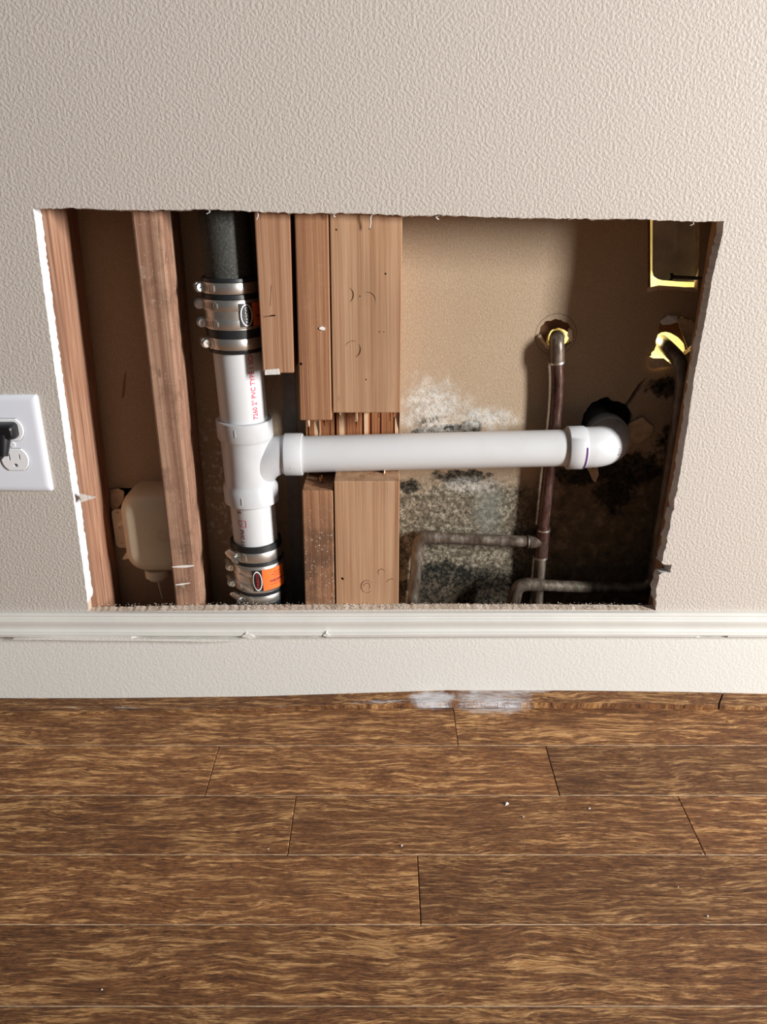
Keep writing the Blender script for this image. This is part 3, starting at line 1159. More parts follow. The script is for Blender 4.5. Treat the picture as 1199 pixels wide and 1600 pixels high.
torn_face(se, exl, exr, ezt, ezb, 19, 8)
torn_face(sd, dxl, dxr, dzt, dzb, 9, 9)
splinters(se, exl, exr, ezt, ezb, 24, 3)
splinters(sd, dxl, dxr, dzt, dzb, 11, 5)


# hammer dents, nail holes on the post
DENTS = []


def arc_dent(cx, cy, r, a0, a1, wdt, parent):
    v, f = [], []
    N = 12
    for i in range(N + 1):
        a = R(a0 + (a1 - a0) * i / N)
        ww = wdt * math.sin(math.pi * i / N) + 0.15
        for rr in (r - ww / 2, r + ww / 2):
            p = P(cx + rr * math.cos(a), cy - rr * math.sin(a) * 1.1, YS - 0.001)
            v.append(p)
    k = len(v)
    v += [q + Vector((0, .0022, 0)) for q in v]
    for i in range(N):
        q = (2 * i, 2 * i + 1, 2 * i + 3, 2 * i + 2)
        f += [q, tuple(reversed([a + k for a in q])), (2 * i, 2 * i + 2, k + 2 * i + 2, k + 2 * i), (2 * i + 1, k + 2 * i + 1, k + 2 * i + 3, 2 * i + 3)]
    f += [(0, k, k + 1, 1), (2 * N, 2 * N + 1, k + 2 * N + 1, k + 2 * N)]
    DENTS.append((v, f))


arc_dent(540, 461, 12, -60, 60, 2.0, se)
arc_dent(574, 471, 13, -15, 110, 1.2, se)
arc_dent(551, 546, 12, -70, 40, 1.8, se)
arc_dent(551, 546, 12, 60, 160, 0.9, se)


se_cuts, sd_cuts = [], []
for (x, y, r, p) in ((525.5, 359, .0011, se), (578, 357, .0012, se), (602.5, 428, .0012, se), (562.5, 463, .0008, se), (593, 518.5, .0008, se),
                     (600, 518.8, .0007, se), (572, 593.5, .0010, se), (535, 905, .0022, se), (503.5, 515, .0016, sd), (470, 569, .0018, sd)):
    (se_cuts if p is se else sd_cuts).append(pit(x, y, r, YS, .008))
carve(sd, sd_cuts)
sliver('plaster_fleck', [(499, 513, 2), (503, 513, 6), (508, 514, 4)], 'chip', YS - .0012, sd, .0009)

for pts in ([(269, 886, 1), (280, 885.5, 3), (292, 885, 3.5), (303, 884, 1.5)], [(274, 914, 1), (284, 913, 2.4), (297, 911, 1)]):
    sliver('plaster_line', pts, 'chip', YS - .0005, sb, .0008)
carve(sb, [groove([(247.6, 350, 4), (248.0, 356, 44), (248.5, 362, 4)], YS), groove([(257.2, 392, 3), (257.9, 402, 26), (258.4, 410, 3)], YS)])
for (cx_, cy_, r_, a_, b_, w_) in ((573, 917, 9, 20, 330, 1.3), (573, 917, 5, -60, 200, 1.2), (596, 895, 5, 0, 250, 1.0), (612, 915, 9, 60, 160, 1.0)):
    arc_dent(cx_, cy_, r_, a_, b_, w_, se)
carve(se, se_cuts + DENTS)
for pts in ([(133, 521.5, .6), (143, 521, 1.2), (155, 523, 1.2), (170, 522, .8)], [(187, 522.5, .6), (200, 524, 1.6), (214, 527, .8), (226, 528, 1.0)]):
    o = sliver('paper_crease', pts, 'paper', YB - .0006, wall_back, .0006)
sliver('paper_crease', [(190, 622, 2), (193.5, 606, 30), (195.5, 596, 26), (197, 580, 3)], 'stain', YB - .0004, wall_back, .0004)

# thin wood strip behind the right-hand drywall edge
X0 = P(1092, 500, YS)
fs, _, _ = stud_profile('wall_stud', (1125, 345), (1022, 950), (1178, 345), (1070, 950), -0.010, ZH, 'stud_c',
                        'stud edge showing as a thin orange strip behind the brown broken drywall edge', depth=0.024)

# grey strip on the far sheet behind the tee
pts = [P(440, 560, YB - .0015), P(460, 560, YB - .0015), P(476, 985, YB - .0015), P(458, 985, YB - .0015)]
v = pts + [q + Vector((0, .0015, 0)) for q in pts]
bs = mesh('backing_strip', v, [(0, 1, 2, 3), (7, 6, 5, 4), (0, 4, 5, 1), (1, 5, 6, 2), (2, 6, 7, 3), (3, 7, 4, 0)], 'grey_strip')
tag(bs, 'narrow grey strip on the far sheet behind the pipe tee', 'strip')

# ================================================================== DRAIN STACK
YP = 0.054
RP = 0.03015


def xc(y):
    return 379.3 + 0.0994 * (y - 632)


a0, a1 = P(xc(632), 632, YP), P(xc(800), 800, YP)


def axx(z):
    return a0.x + (a1.x - a0.x) * (z - a0.z) / (a1.z - a0.z)


def zrow(y, r):
    return P(xc(y), y, YP - r).z


def AX(z):
    return Vector((axx(z), YP, z))


def lathe(profile, seg=48, cap=True):
    v, f = [], []
    for (z, r) in profile:
        c = AX(z)
        for k in range(seg):
            a = 2 * math.pi * k / seg
            v.append((c.x + r * math.sin(a), c.y - r * math.cos(a), z))
    for i in range(len(profile) - 1):
        for k in range(seg):
            k2 = (k + 1) % seg
            f.append((i * seg + k, i * seg + k2, (i + 1) * seg + k2, (i + 1) * seg + k))
    if cap:
        f.append(tuple(range(seg)))
        m = (len(profile) - 1) * seg
        f.append(tuple(m + k for k in range(seg))[::-1])
    return v, f


def on_cyl(z, th, r):
    c = AX(z)
    return Vector((c.x + r * math.sin(th), c.y - r * math.cos(th), z))


def cyl_text(name, s, size, z0, th0, r, mat, parent, up=True, spacing=1.0, thick=0.00025, shear=0.0, fit=None):
    v2, f2 = text_flat(s, size, spacing, shear, size * .018)
    if fit:
        kx = fit / max(q.x for q in v2)
        for q in v2:
            q.x *= kx
    v = []
    for q in v2:
        if up:
            z, th = z0 + q.x, th0 - q.y / r
        else:
            z, th = z0 - q.x, th0 + q.y / r
        v.append(on_cyl(z, th, r + thick))
    return mesh(name, v, f2, mat, parent)


def cyl_patch(z0, z1, t0, t1, r, thick, n=10):
    v, f = [], []
    for i in range(n + 1):
        th = t0 + (t1 - t0) * i / n
        for (z, rr) in ((z0, r), (z1, r), (z1, r + thick), (z0, r + thick)):
            v.append(on_cyl(z, th, rr))
    for i in range(n):
        for k in range(4):
            k2 = (k + 1) % 4
            f.append((i * 4 + k, i * 4 + k2, (i + 1) * 4 + k2, (i + 1) * 4 + k))
    f += [(3, 2, 1, 0), (n * 4, n * 4 + 1, n * 4 + 2, n * 4 + 3)]
    return v, f


# cast iron pipe above
zi = zrow(452, .030)
v, f = lathe([(zi, .0297), (ZH, .0297)])
ci = mesh('cast_iron_pipe', v, f, 'iron', smooth=True)
tag(ci, 'dark rough cast iron pipe coming down behind the top edge into the upper coupling', 'pipe')

# one glued white plastic drain: upper pipe, tee, lower pipe, branch pipe, elbow
dr = empty('drain_pipe', AX(zrow(880, .03)))
tag(dr, 'white plastic drain with a tee, a horizontal branch and an elbow into the far wall', 'pipe')
z_ut, z_ub = zrow(542, RP), zrow(680, RP)
v, f = lathe([(z_ub, RP), (z_ut, RP)])
up_pipe = mesh('upper_pipe', v, f, 'pvc', dr, True)
cyl_text('pipe_lettering', '7260 2" PVC TYPE 1 SCH', 0.0092, zrow(658, RP), R(46), RP, 'red', up_pipe, True, 1.0, fit=zrow(553, RP) - zrow(658, RP))
z_lt, z_lb = zrow(780, RP), zrow(864, RP)
v, f = lathe([(z_lb, RP), (z_lt, RP)])
lo_pipe = mesh('lower_pipe', v, f, 'pvc', dr, True)
zt5 = zrow(800, RP)
cyl_text('pipe_lettering', 'S', 0.0085, zt5, R(-32), RP, 'maroon', lo_pipe, False)
cyl_text('pipe_lettering', 'PVC 112', 0.0085, zrow(829, RP), R(-30), RP, 'maroon', lo_pipe, False, fit=zrow(829, RP) - zrow(859, RP))
# printed mark: circle in a square
mb = MB()
for k in range(14):
    a, b = 2 * math.pi * k / 14, 2 * math.pi * (k + 1) / 14
    zc0, th0 = zrow(819.5, RP), R(-27)
    q = []
    for (aa, rr) in ((a, .0030), (b, .0030), (b, .0037), (a, .0037)):
        q.append(on_cyl(zc0 + rr * math.cos(aa), th0 + rr * math.sin(aa) / RP, RP + .00025))
    mb.add(q, [(0, 1, 2, 3)])
for (dz, dt, hz, ht) in ((.0045, .004, .0003, .0045), (-.0045, .004, .0003, .0045), (0, .0085, .0045, .0003)):
    mb.add(*cyl_patch(zrow(819.5, RP) + dz - hz, zrow(819.5, RP) + dz + hz, R(-27) + (dt - ht) / RP, R(-27) + (dt + ht) / RP, RP, .00025, 4))
mb.build('print_mark', 'red', lo_pipe)

RH, RB = 0.0362, 0.0330
tz = [zrow(666, RH), zrow(695, RH), zrow(699, RB), zrow(768, RB), zrow(773, RH), zrow(797, RH)]
prof = [(tz[5], RP - .001), (tz[5], RH - .0008), (tz[5] + .0008, RH), (tz[4], RH), (tz[4] + .003, RB + .0006), (tz[3] + .004, RB), (tz[2], RB), (tz[1], RH - .0007),
        (tz[1] + .001, RH), (tz[0] - .0008, RH), (tz[0], RH - .0008), (tz[0], RP - .001)]
mb = MB().add(*lathe(prof, 56, False))
zbr = P(470, 710, YP).z
Xh0, Xh1 = P(443, 710, YP).x, P(473.5, 710, YP).x
xb = axx(zbr)
path = [(xb + .001, YP, zbr - .060), (xb + .003, YP, zbr - .042), (xb + .010, YP, zbr - .022), (xb + .024, YP, zbr - .007), (xb + .040, YP, zbr - .001), (Xh0 - .002, YP, zbr),
        (Xh0, YP, zbr), (Xh0 + .0025, YP, zbr), (Xh0 + .0028, YP, zbr), (Xh1 - .0012, YP, zbr), (Xh1, YP, zbr), (Xh1, YP, zbr)]
rad = [.020, .026, .0275, .0268, .0258, .0252, .0254, .0275, .0280, .0280, .0272, .0240]
mb.add(*tube(path, rad, 40, False))
tee = mb.build('tee_fitting', 'pvc_fit', dr, smooth=True, autosmooth=42)
for row, h in ((679, .0048), (785, .0048)):
    z = zrow(row, RH)
    mesh('mould_line', *cyl_patch(z - h, z + h, R(-12), R(-9.5), RH, .0004, 2), 'pvc_fit', tee)
v, f = obox((0.5 * (Xh0 + Xh1) + .002, YP - .028 * math.cos(.35), zbr - .028 * math.sin(.35)), (1, 0, 0), (0, 1, 0), (0, 0, 1), .0032, .0006, .0003)
mesh('mould_line', v, f, 'pvc_fit', tee)

RBp = 0.0242
p0, p1 = P(468, 710, YP), P(893, 699.5, YP)
v, f = tube([p0, p1], RBp, 40)
mesh('branch_pipe', v, f, 'pvc', dr, True)

e0 = P(885.5, 699.8, YP)
e1 = P(913, 699.2, YP)
Rb = 0.042
mb = MB()
path = [e0, e0, e0 + Vector((.001, 0, 0)), e1 - Vector((.002, 0, 0)), e1]
rad = [.0245, .0278, .0285, .0285, .0272]
for k in range(0, 15):
    a = math.pi / 2 * k / 14
    path.append(Vector((e1.x + .001 + Rb * math.sin(a), YP + Rb * (1 - math.cos(a)), e1.z)))
    rad.append(0.0270 if k < 13 else 0.0275)
xe = path[-1].x
ye = path[-1].y
path += [Vector((xe, ye + .001, e1.z)), Vector((xe, ye + .003, e1.z)), Vector((xe, ye + .020, e1.z)), Vector((xe, ye + .0205, e1.z))]
rad += [.0290, .0296, .0296, .0250]
mb.add(*tube(path, rad, 44, True))
elb = mb.build('elbow_fitting', 'pvc_fit', dr, smooth=True, autosmooth=42)
v, f = tube([Vector((xe, ye + .015, e1.z)), Vector((xe, 0.20, e1.z))], .0242, 36)
mesh('stub_pipe', v, f, 'pvc', dr, True)
# purple primer line on the socket, printed numbers
mb = MB()
for k in range(12):
    a, b = R(-60 + 6.5 * k), R(-60 + 6.5 * (k + 1))
    xx = P(909, 700, YP).x
    q = []
    for (x_, aa) in ((xx, a), (xx + .0022, a), (xx + .0022, b), (xx, b)):
        q.append((x_, YP - .0288 * math.cos(aa), e1.z + .0288 * math.sin(aa)))
    mb.add(q, [(0, 1, 2, 3)])
mb.build('primer_line', 'purple', elb)
v2, f2 = text_flat('I-1/2', 0.0052)
v = []
for q in v2:      # reads downwards on the curved front of the elbow
    a = R(6) - q.x / .027
    ang = R(36) + q.y / (Rb + .027)
    rr = .0273
    cxx = e1.x + .001 + (Rb + rr * math.cos(a)) * math.sin(ang)
    cyy = YP + Rb - (Rb + rr * math.cos(a)) * math.cos(ang)
    v.append((cxx, cyy, e1.z + rr * math.sin(a)))
mesh('fitting_lettering', v, f2, 'rust', elb)


# ---- shielded rubber couplings with worm clamps
def clamp(parent, z0, z1, r, th_plate, th_screw, flat=False, axis_tilt=0.0):
    """band ring z0..z1 at radius r; slotted plate ends at th_plate, worm screw at th_screw (both radians, 0 = facing out of the wall)"""
    zc_ = (z0 + z1) / 2
    h = z1 - z0
    v, f = lathe([(z0, r - .0006), (z0, r + .0003), (z0 + .0004, r + .0006), (z1 - .0004, r + .0006), (z1, r + .0003), (z1, r - .0006)], 56, False)
    band = mesh('clamp', v, f, 'steel', parent, True)
    # slotted tail plate
    rr = r + .0007
    mb = MB()
    ha, hb = zc_ - h * .29, zc_ + h * .29
    te_ = th_plate - .10
    mb.add(*cyl_patch(z0 + .0004, ha, th_screw, te_, rr, .0009, 12), 0)
    mb.add(*cyl_patch(hb, z1 - .0004, th_screw, te_, rr, .0009, 12), 0)
    tb = te_
    for i in range(6):
        ta = th_plate - .12 - .095 * (i + 1)
        if ta < th_screw + .12:
            break
        mb.add(*cyl_patch(ha, hb, ta + .042, tb, rr, .0009, 3), 0)
        tb = ta
    mb.add(*cyl_patch(ha, hb, th_screw, tb, rr, .0009, 4), 0)
    # chamfered end
    t0, t1 = th_plate - .10, th_plate
    k = []
    for (z, t) in ((z0 + .0004, t0), (z0 + .0032, t1), (z1 - .0032, t1), (z1 - .0004, t0)):
        k.append(on_cyl(z, t, rr))
    k2 = []
    for (z, t) in ((z0 + .0004, t0), (z0 + .0032, t1), (z1 - .0032, t1), (z1 - .0004, t0)):
        k2.append(on_cyl(z, t, rr + .0009))
    mb.add(k + k2, [(3, 2, 1, 0), (4, 5, 6, 7), (0, 1, 5, 4), (1, 2, 6, 5), (2, 3, 7, 6), (3, 0, 4, 7)], 0)
    mb.build('slotted_plate', 'steel_dull', band)
    # worm housing and screw, axis along the tangent
    c = on_cyl(zc_, th_screw, r + .0055)
    rad_d = Vector((math.sin(th_screw), -math.cos(th_screw), 0))
    tan = Vector((math.cos(th_screw), math.sin(th_screw), 0))      # direction of growing th
    if tan.y > 0:
        tan = -tan
    tan = (tan + Vector((0.22, 0, axis_tilt))).normalized()
    side = tan.cross(Vector((0, 0, 1))).normalized()
    upv = side.cross(tan).normalized()
    # housing: an arched saddle
    mbh = MB()
    N = 9
    vv, ff_ = [], []
    for s_ in (-0.009, 0.005):
        for i in range(N):
            a = math.pi * i / (N - 1)
            q = c + tan * s_ + upv * (math.cos(a) * h * .46) + rad_d * (math.sin(a) * .0042 - .0010)
            vv.append(q)
        vv.append(c + tan * s_ - upv * h * .46 - rad_d * .006)
        vv.append(c + tan * s_ + upv * h * .46 - rad_d * .006)
    m = N + 2
    for i in range(m):
        j = (i + 1) % m
        ff_.append((i, j, m + j, m + i))
    ff_ += [tuple(range(m)), tuple(range(2 * m - 1, m - 1, -1))]
    mbh.add(vv, ff_)
    mbh.build('screw_housing', 'steel_dull', band, smooth=True, autosmooth=50)
    # screw: collar + hex head with slot
    mbs = MB()
    mbs.add(*tube([c - tan * .012, c + tan * .006], .0032, 14))
    mbs.add(*tube([c + tan * .0055, c + tan * .0068], .0062, 20))
    mbs.add(*tube([c + tan * .0066, c + tan * .0104], [.0050, .0050], 6))
    ang = (th_plate * 37.0 + z0 * 900) % 3.14
    sl = (side * math.cos(ang) + upv * math.sin(ang))
    for q in slotted_disc(c + tan * .0103, tan, sl, .0047, .0016, .0006):
        mbs.add(*q)
    mbs.build('screw', 'screw', band)
    return band


def coupling(rows, label, screws, lab_th, which):
    RR, RS = .0338, .0352
    z = [zrow(y, RS) for y in rows]     # top, band1 top, band1 bottom, shield top, shield bottom, band4 top, band4 bottom, bottom
    root = empty('pipe_coupling', AX(z[7]))
    tag(root, label, 'coupling')
    g = .0016
    prof = [(z[7], RP + .0004), (z[7], RR), (z[6] - .0010, RR + .0014), (z[6], RR - .0006), (z[5], RR - .0006), (z[5] + .001, RR + .0012), (z[4] - .001, RR + .0016), (z[4], RR), (z[3], RR), (z[3] + .001, RR + .0016),
            (z[2] - .001, RR + .0012), (z[2], RR - .0006), (z[1], RR - .0006), (z[1] + .001, RR + .0014), (z[0], RR + .0006), (z[0] + .0004, RR - .001), (z[0] - .001, RP + .0002)]
    mesh('rubber_sleeve', *lathe(prof, 56, False), 'rubber', root, True)
    sh = mesh('shield', *lathe([(z[4], RR - .001), (z[4], RS), (z[3], RS), (z[3], RR - .001)], 56, False), 'steel', root, True)
    hs = z[3] - z[4]
    bands = [(z[2], z[1], RR), (z[3] - hs * .36, z[3] - hs * .02, RS), (z[4] + hs * .03, z[4] + hs * .36, RS), (z[6], z[5], RR)]
    for (zz0, zz1, r), (tp, ts, tilt) in zip(bands, screws):
        clamp(root, zz0, zz1, r, tp, ts, axis_tilt=tilt)
    # paper label: black end with a white-ringed oval, orange field
    zm = (z[3] + z[4]) / 2
    hl = hs * .39
    rl = RS + .0017
    t0, tm, t1 = lab_th
    lb = mesh('label', *cyl_patch(zm - hl, zm + hl, tm, t1, rl - .001, .0011, 16), 'orange', root)
    lb['label'] = 'orange paper label'
    mesh('label_end', *cyl_patch(zm - hl, zm + hl, t0, tm, rl - .001, .0011, 8), 'black', lb)
    rt = rl + .00025
    tc = (t0 + tm) / 2
    ra, rb_ = (tm - t0) / 2 * .92, hl * .96
    for (k, mat_, dr_) in ((1.0, 'label_white', 0), (0.80, 'black', .0002)):
        vv = [on_cyl(zm, tc, rt + dr_)]
        N = 28
        for i in range(N):
            a = 2 * math.pi * i / N
            kk = k if mat_ == 'label_white' else (k + .07 * abs(math.sin(a)))
            vv.append(on_cyl(zm + rb_ * kk * math.sin(a), tc + ra * kk * math.cos(a), rt + dr_))
        mesh('oval_emblem', vv, [(0, i + 1, (i + 1) % N + 1) for i in range(N)], mat_, lb)
    v2, f2 = text_flat('PASCO', .0052 if which else .0056)
    wdt = max(q.x for q in v2)
    sc2 = rb_ * 1.45 / wdt
    vv = [on_cyl(zm - rb_ * .72 + q.x * sc2, tc + .0018 / rt - q.y * 0.95 / rt, rt + .0005) for q in v2]
    mesh('emblem_lettering', vv, f2, 'label_red' if which else 'label_white', lb)
    # lines of small print on the orange field
    mb = MB()
    r3 = random.Random(4)
    for (zz, hh, fa, fb) in ((.62, .0007, .45, .80), (.40, .0007, .38, .85), (.20, .0006, .48, .80), (-.18, .0022, .28, .86), (-.52, .0006, .30, .78)):
        t = t0 * 0 + tm + (t1 - tm) * fa
        te = tm + (t1 - tm) * fb
        while t < te:
            dt = r3.uniform(.02, .05)
            hk = hh * r3.uniform(.6, 1.1)
            mb.add(*cyl_patch(zm + hl * zz - hk, zm + hl * zz + hk, t, t + dt * .55, rl, .0003, 1))
            t += dt
    mb.build('small_print', 'maroon', lb)
    return root


coupling([437, 443, 461, 470, 517, 531, 549, 555], 'upper rubber coupling with four steel clamps joining dark iron pipe to white pipe',
         [(R(-24), R(-72), .05), (R(-20), R(-82), .0), (R(-22), R(-78), .02), (R(-42), R(-72), .0)], (R(22), R(48), R(84)), 0)
coupling([857, 866.5, 881.5, 887, 927.5, 933.5, 945.5, 953], 'lower rubber coupling with an unshaded bright orange label, clamped below the white tee',
         [(R(-16), R(-48), -.28), (R(-36), R(-76), -.05), (R(-36), R(-76), -.05), (R(-10), R(-48), -.30)], (R(-5), R(16), R(72)), 1)
zl_ = zrow(948, .03)
v, f = lathe([(-0.010, .0297), (zl_, .0297)])
ci2 = mesh('cast_iron_pipe', v, f, 'iron', smooth=True)
tag(ci2, 'dark iron pipe end going down out of the lower coupling below the opening', 'pipe')

# ================================================================== COPPER
RC = 0.0082


def cop(name, pts, r, mat, parent, rad=0.012, seg=20, n=6):
    v, f = tube(smooth_path(pts, n, rad), r, seg)
    return mesh(name, v, f, mat, parent, True)


YC = 0.0865
cp = empty('copper_pipe', P(843, 930, YC))
tag(cp, 'tarnished copper riser with a soldered tee, behind the horizontal white pipe', 'pipe')
cop('stub_elbow', [P(872, 524, 0.16), P(870, 530, YC), P(870.5, 566, YC)], .0098, 'copper_grey', cp, .020, 24, 10)
cop('riser', [P(870.5, 555, YC), P(872, 605, YC), P(868, 660, YC), P(858, 735, YC), P(849, 822, YC)], RC, 'copper', cp, .06)
cop('tee_fitting', [P(849.5, 822, YC), P(845.5, 870, YC)], .0096, 'copper', cp)
cop('tee_outlet', [P(847.5, 845, YC), P(828, 846.5, YC)], .0094, 'copper_grey', cp)
cop('riser_foot', [P(845.5, 868, YC), P(842, 905, YC), P(839, 960, YC)], RC, 'copper_grey', cp)
cop('branch', [P(832, 846.3, YC), P(684, 840.5, YC)], RC, 'copper_grey', cp)
cop('branch_elbow', [P(690, 840.7, YC), P(655, 838.5, YC), P(652, 872, YC)], .0097, 'copper_grey', cp, .020, 20, 10)
cop('drop', [P(652.5, 862, YC), P(645.5, 940, YC), P(644, 975, YC)], RC, 'copper_grey', cp)
for a, b, r in ((P(870.7, 565, YC), P(870.9, 568, YC), .0100), (P(849.6, 826, YC), P(849.4, 828.5, YC), .0099), (P(845.4, 869, YC), P(845.2, 872, YC), .0099),
                (P(824.5, 846.2, YC), P(827, 846.2, YC), .0097), (P(684, 840.5, YC), P(687, 840.5, YC), .0099)):
    v, f = tube([a, b], r, 20)
    mesh('solder_ring', v, f, 'solder', cp, True)

YR = 0.060
cr = empty('copper_pipe', P(1010, 930, YR))
tag(cr, 'greenish copper pipe bending out of the yellow-lit hole and running low along the cavity', 'pipe')
cop('stub_bend', [P(1034, 534, 0.16), P(1041, 541, 0.098), P(1062, 562, 0.070), P(1068, 592, YR), P(1062, 640, YR)], .0094, 'copper_grey', cr, .022, 22, 8)
cop('riser', [P(1063, 632, YR), P(1049, 715, YR), P(1036, 800, YR), P(1024, 880, YR), P(1018, 916, YR), P(980, 919, YR)], RC, 'copper_grey', cr, .016)
cop('low_run', [P(985, 919, YR), P(920, 917.5, YR), P(842, 914, YR)], RC, 'copper_grey', cr)
cop('low_elbow', [P(848, 914, YR), P(809, 912, YR), P(802, 945, YR)], .0096, 'copper_grey', cr, .020, 20, 10)
cop('low_drop', [P(803, 938, YR), P(800, 985, YR)], RC, 'copper_grey', cr)

# plastic sleeve ring round the copper stub in the far board
v, f = [], []
c = P(875, 527, 0.128)
N = 28
for (yy, rr) in ((0, .0150), (0, .0200), (.012, .0200), (.012, .0150)):
    for k in range(N):
        a = 2 * math.pi * k / N
        v.append((c.x + rr * math.cos(a), c.y + yy, c.z + rr * math.sin(a)))
for i in range(4):
    j = (i + 1) % 4
    for k in range(N):
        k2 = (k + 1) % N
        f.append((i * N + k, i * N + k2, j * N + k2, j * N + k))
sl = mesh('pipe_sleeve', v, f, 'cab', smooth=True)
tag(sl, 'pale yellow sleeve ring around the copper stub inside the round hole', 'sleeve')

# grey box showing in the square cutout, black bolt
gb = empty('recessed_box', P(1070, 440, 0.118))
tag(gb, 'grey box with a rounded corner seen through the square cutout', 'box')
G = lambda x, y, Y=0.1175: P(x, y, Y)
out = [(1021, 250), (1020, 424), (1022, 432), (1028, 436), (1036, 438), (1060, 440), (1088, 441), (1089, 250)]
fr = [G(x, y) for x, y in out]
k = len(fr)
v = fr + [q + Vector((0, .012, 0)) for q in fr]
f = [tuple(range(k)), tuple(range(2 * k - 1, k - 1, -1))] + [(i, (i + 1) % k, k + (i + 1) % k, k + i) for i in range(k)]
mesh('box_face', v, f, 'grey_box', gb)
q = [G(1064, 250, .1172), G(1066, 250, .1172), G(1058, 426, .1172), G(1056, 426, .1172)]
v = q + [p + Vector((0, -.0012, 0)) for p in q]
mesh('seam_ridge', v, [(0, 1, 2, 3), (7, 6, 5, 4), (0, 4, 5, 1), (1, 5, 6, 2), (2, 6, 7, 3), (3, 7, 4, 0)], 'grey_box', gb)
q = [P(1046, 432.5, .075), P(1051, 432.8, .075), P(1051.2, 433.2, .075), P(1112, 436, .040)]
mbk = MB().add(*tube(q[:2], [.0044, .0044], 14)).add(*tube([q[1], q[3]], .0021, 12))
bt = mbk.build('bolt', 'rust', smooth=True)
tag(bt, 'black round-headed bolt sticking out across the square cutout', 'bolt')

# ================================================================== CREAM PLASTIC BOX (left bay)
bx = empty('electrical_box', P(235, 893, 0.07))
tag(bx, 'cream moulded plastic box with a side flange, in the bay between the two left studs', 'box')
xl_ = P(191, 820, .060).x
xr_ = xl_ + 0.092
zt_ = P(235, 769, .060).z
zb_ = P(235, 893, .058).z


def rrect(x0, x1, z0, z1, r, n=7):
    out = []
    for (cx, cz, a0) in ((x1 - r, z1 - r, 0), (x0 + r, z1 - r, 90), (x0 + r, z0 + r, 180), (x1 - r, z0 + r, 270)):
        for k in range(n + 1):
            a = R(a0 + 90 * k / n)
            out.append((cx + r * math.cos(a), cz + r * math.sin(a)))
    return out


v, f = [], []
layers = [(YB + .010, 0.0), (0.070, 0.0), (0.060, .0010), (0.053, .0035), (0.048, .0075), (0.045, .014), (0.0438, .022)]
for (y, ins) in layers:
    for (x, z) in rrect(xl_ + ins, xr_ - ins, zb_ + ins * 1.3, zt_ - ins, max(.006, .028 - ins * .6)):
        v.append((x, y, z))
m = len(v) // len(layers)
for i in range(len(layers) - 1):
    for k in range(m):
        k2 = (k + 1) % m
        f.append((i * m + k, i * m + k2, (i + 1) * m + k2, (i + 1) * m + k))
f.append(tuple((len(layers) - 1) * m + k for k in range(m)))
body = mesh('box_body', v, f, 'cream', bx, True, autosmooth=60)
x0, x1 = P(177, 820, .088).x, xl_ + .004
z0, z1 = P(190, 856, .088).z, P(185, 796, .088).z
oo = rrect(x0, x1 + .01, z0, z1, .007)
k = len(oo)
v = [(x, .088, z) for x, z in oo] + [(x, .092, z) for x, z in oo]
f = [tuple(range(k)), tuple(range(2 * k - 1, k - 1, -1))] + [(i, (i + 1) % k, k + (i + 1) % k, k + i) for i in range(k)]
fl_ = mesh('flange', v, f, 'cream', bx)
carve(fl_, [pit(x, y, .0011, .088, .003) for (x, y) in ((183.5, 801), (187, 825), (190.5, 849))])
for (pts) in ([(183, 821), (193, 810), (200, 821)], [(191, 874), (199, 860), (207, 873)]):
    q = [P(x, y, .064) for x, y in pts]
    v = q + [p + Vector((0, .006, 0)) for p in q]
    mesh('latch_tab', v, [(0, 1, 2), (5, 4, 3), (0, 3, 4, 1), (1, 4, 5, 2), (2, 5, 3, 0)], 'cream', bx)
cz = P(246, 893, .066)
v, f = tube([cz + Vector((0, 0, .006)), cz + Vector((0, 0, -.006)), cz + Vector((0, 0, -.0075)), cz + Vector((0, 0, -.011))], [.017, .017, .013, .012], 24)
mesh('collar', v, f, 'cream', bx, True)
v, f = tube([cz, cz + Vector((.001, 0, -.022)), cz + Vector((.002, .004, -.045))], .0022, 8)
mesh('cable', v, f, 'cream', bx, True)
# faint round stamp
mb = MB()
c = P(254, 837, .0437)
for rr in (.0072, .0045):
    N = 20
    vv = []
    for i in range(N):
        a = 2 * math.pi * i / N
        vv += [(c.x + rr * math.cos(a), .0434, c.z + rr * math.sin(a)), (c.x + (rr + .0005) * math.cos(a), .0434, c.z + (rr + .0005) * math.sin(a))]
    mb.add(vv, [(2 * i, 2 * i + 1, (2 * i + 3) % (2 * N), (2 * i + 2) % (2 * N)) for i in range(N)])
mb.build('round_stamp', 'paper', bx)

# ================================================================== OUTLET AND PLUG
pr = P(69.5, 692, -.004)
ztp, zbp = P(20, 617, -.003).z, P(20, 767.5, -.003).z
hw = 0.0393
cx = pr.x - hw
ol = empty('wall_outlet', Vector((cx, 0, zbp)))
tag(ol, 'white two-socket electrical outlet on the wall beside the opening', 'outlet')
v, f = [], []
for (y, ins) in ((0.0, 0.0), (-.0022, 0.0), (-.0038, .0012), (-.0052, .0040), (-.0056, .0075), (-.0056, .010)):
    for (x, z) in rrect(cx - hw + ins, cx + hw - ins, zbp + ins, ztp - ins, max(.001, .0035 - ins * .3), 4):
        v.append((x, y, z))
m = len(v) // 6
for i in range(5):
    for k in range(m):
        k2 = (k + 1) % m
        f.append((i * m + k, i * m + k2, (i + 1) * m + k2, (i + 1) * m + k))
YF = -.0056


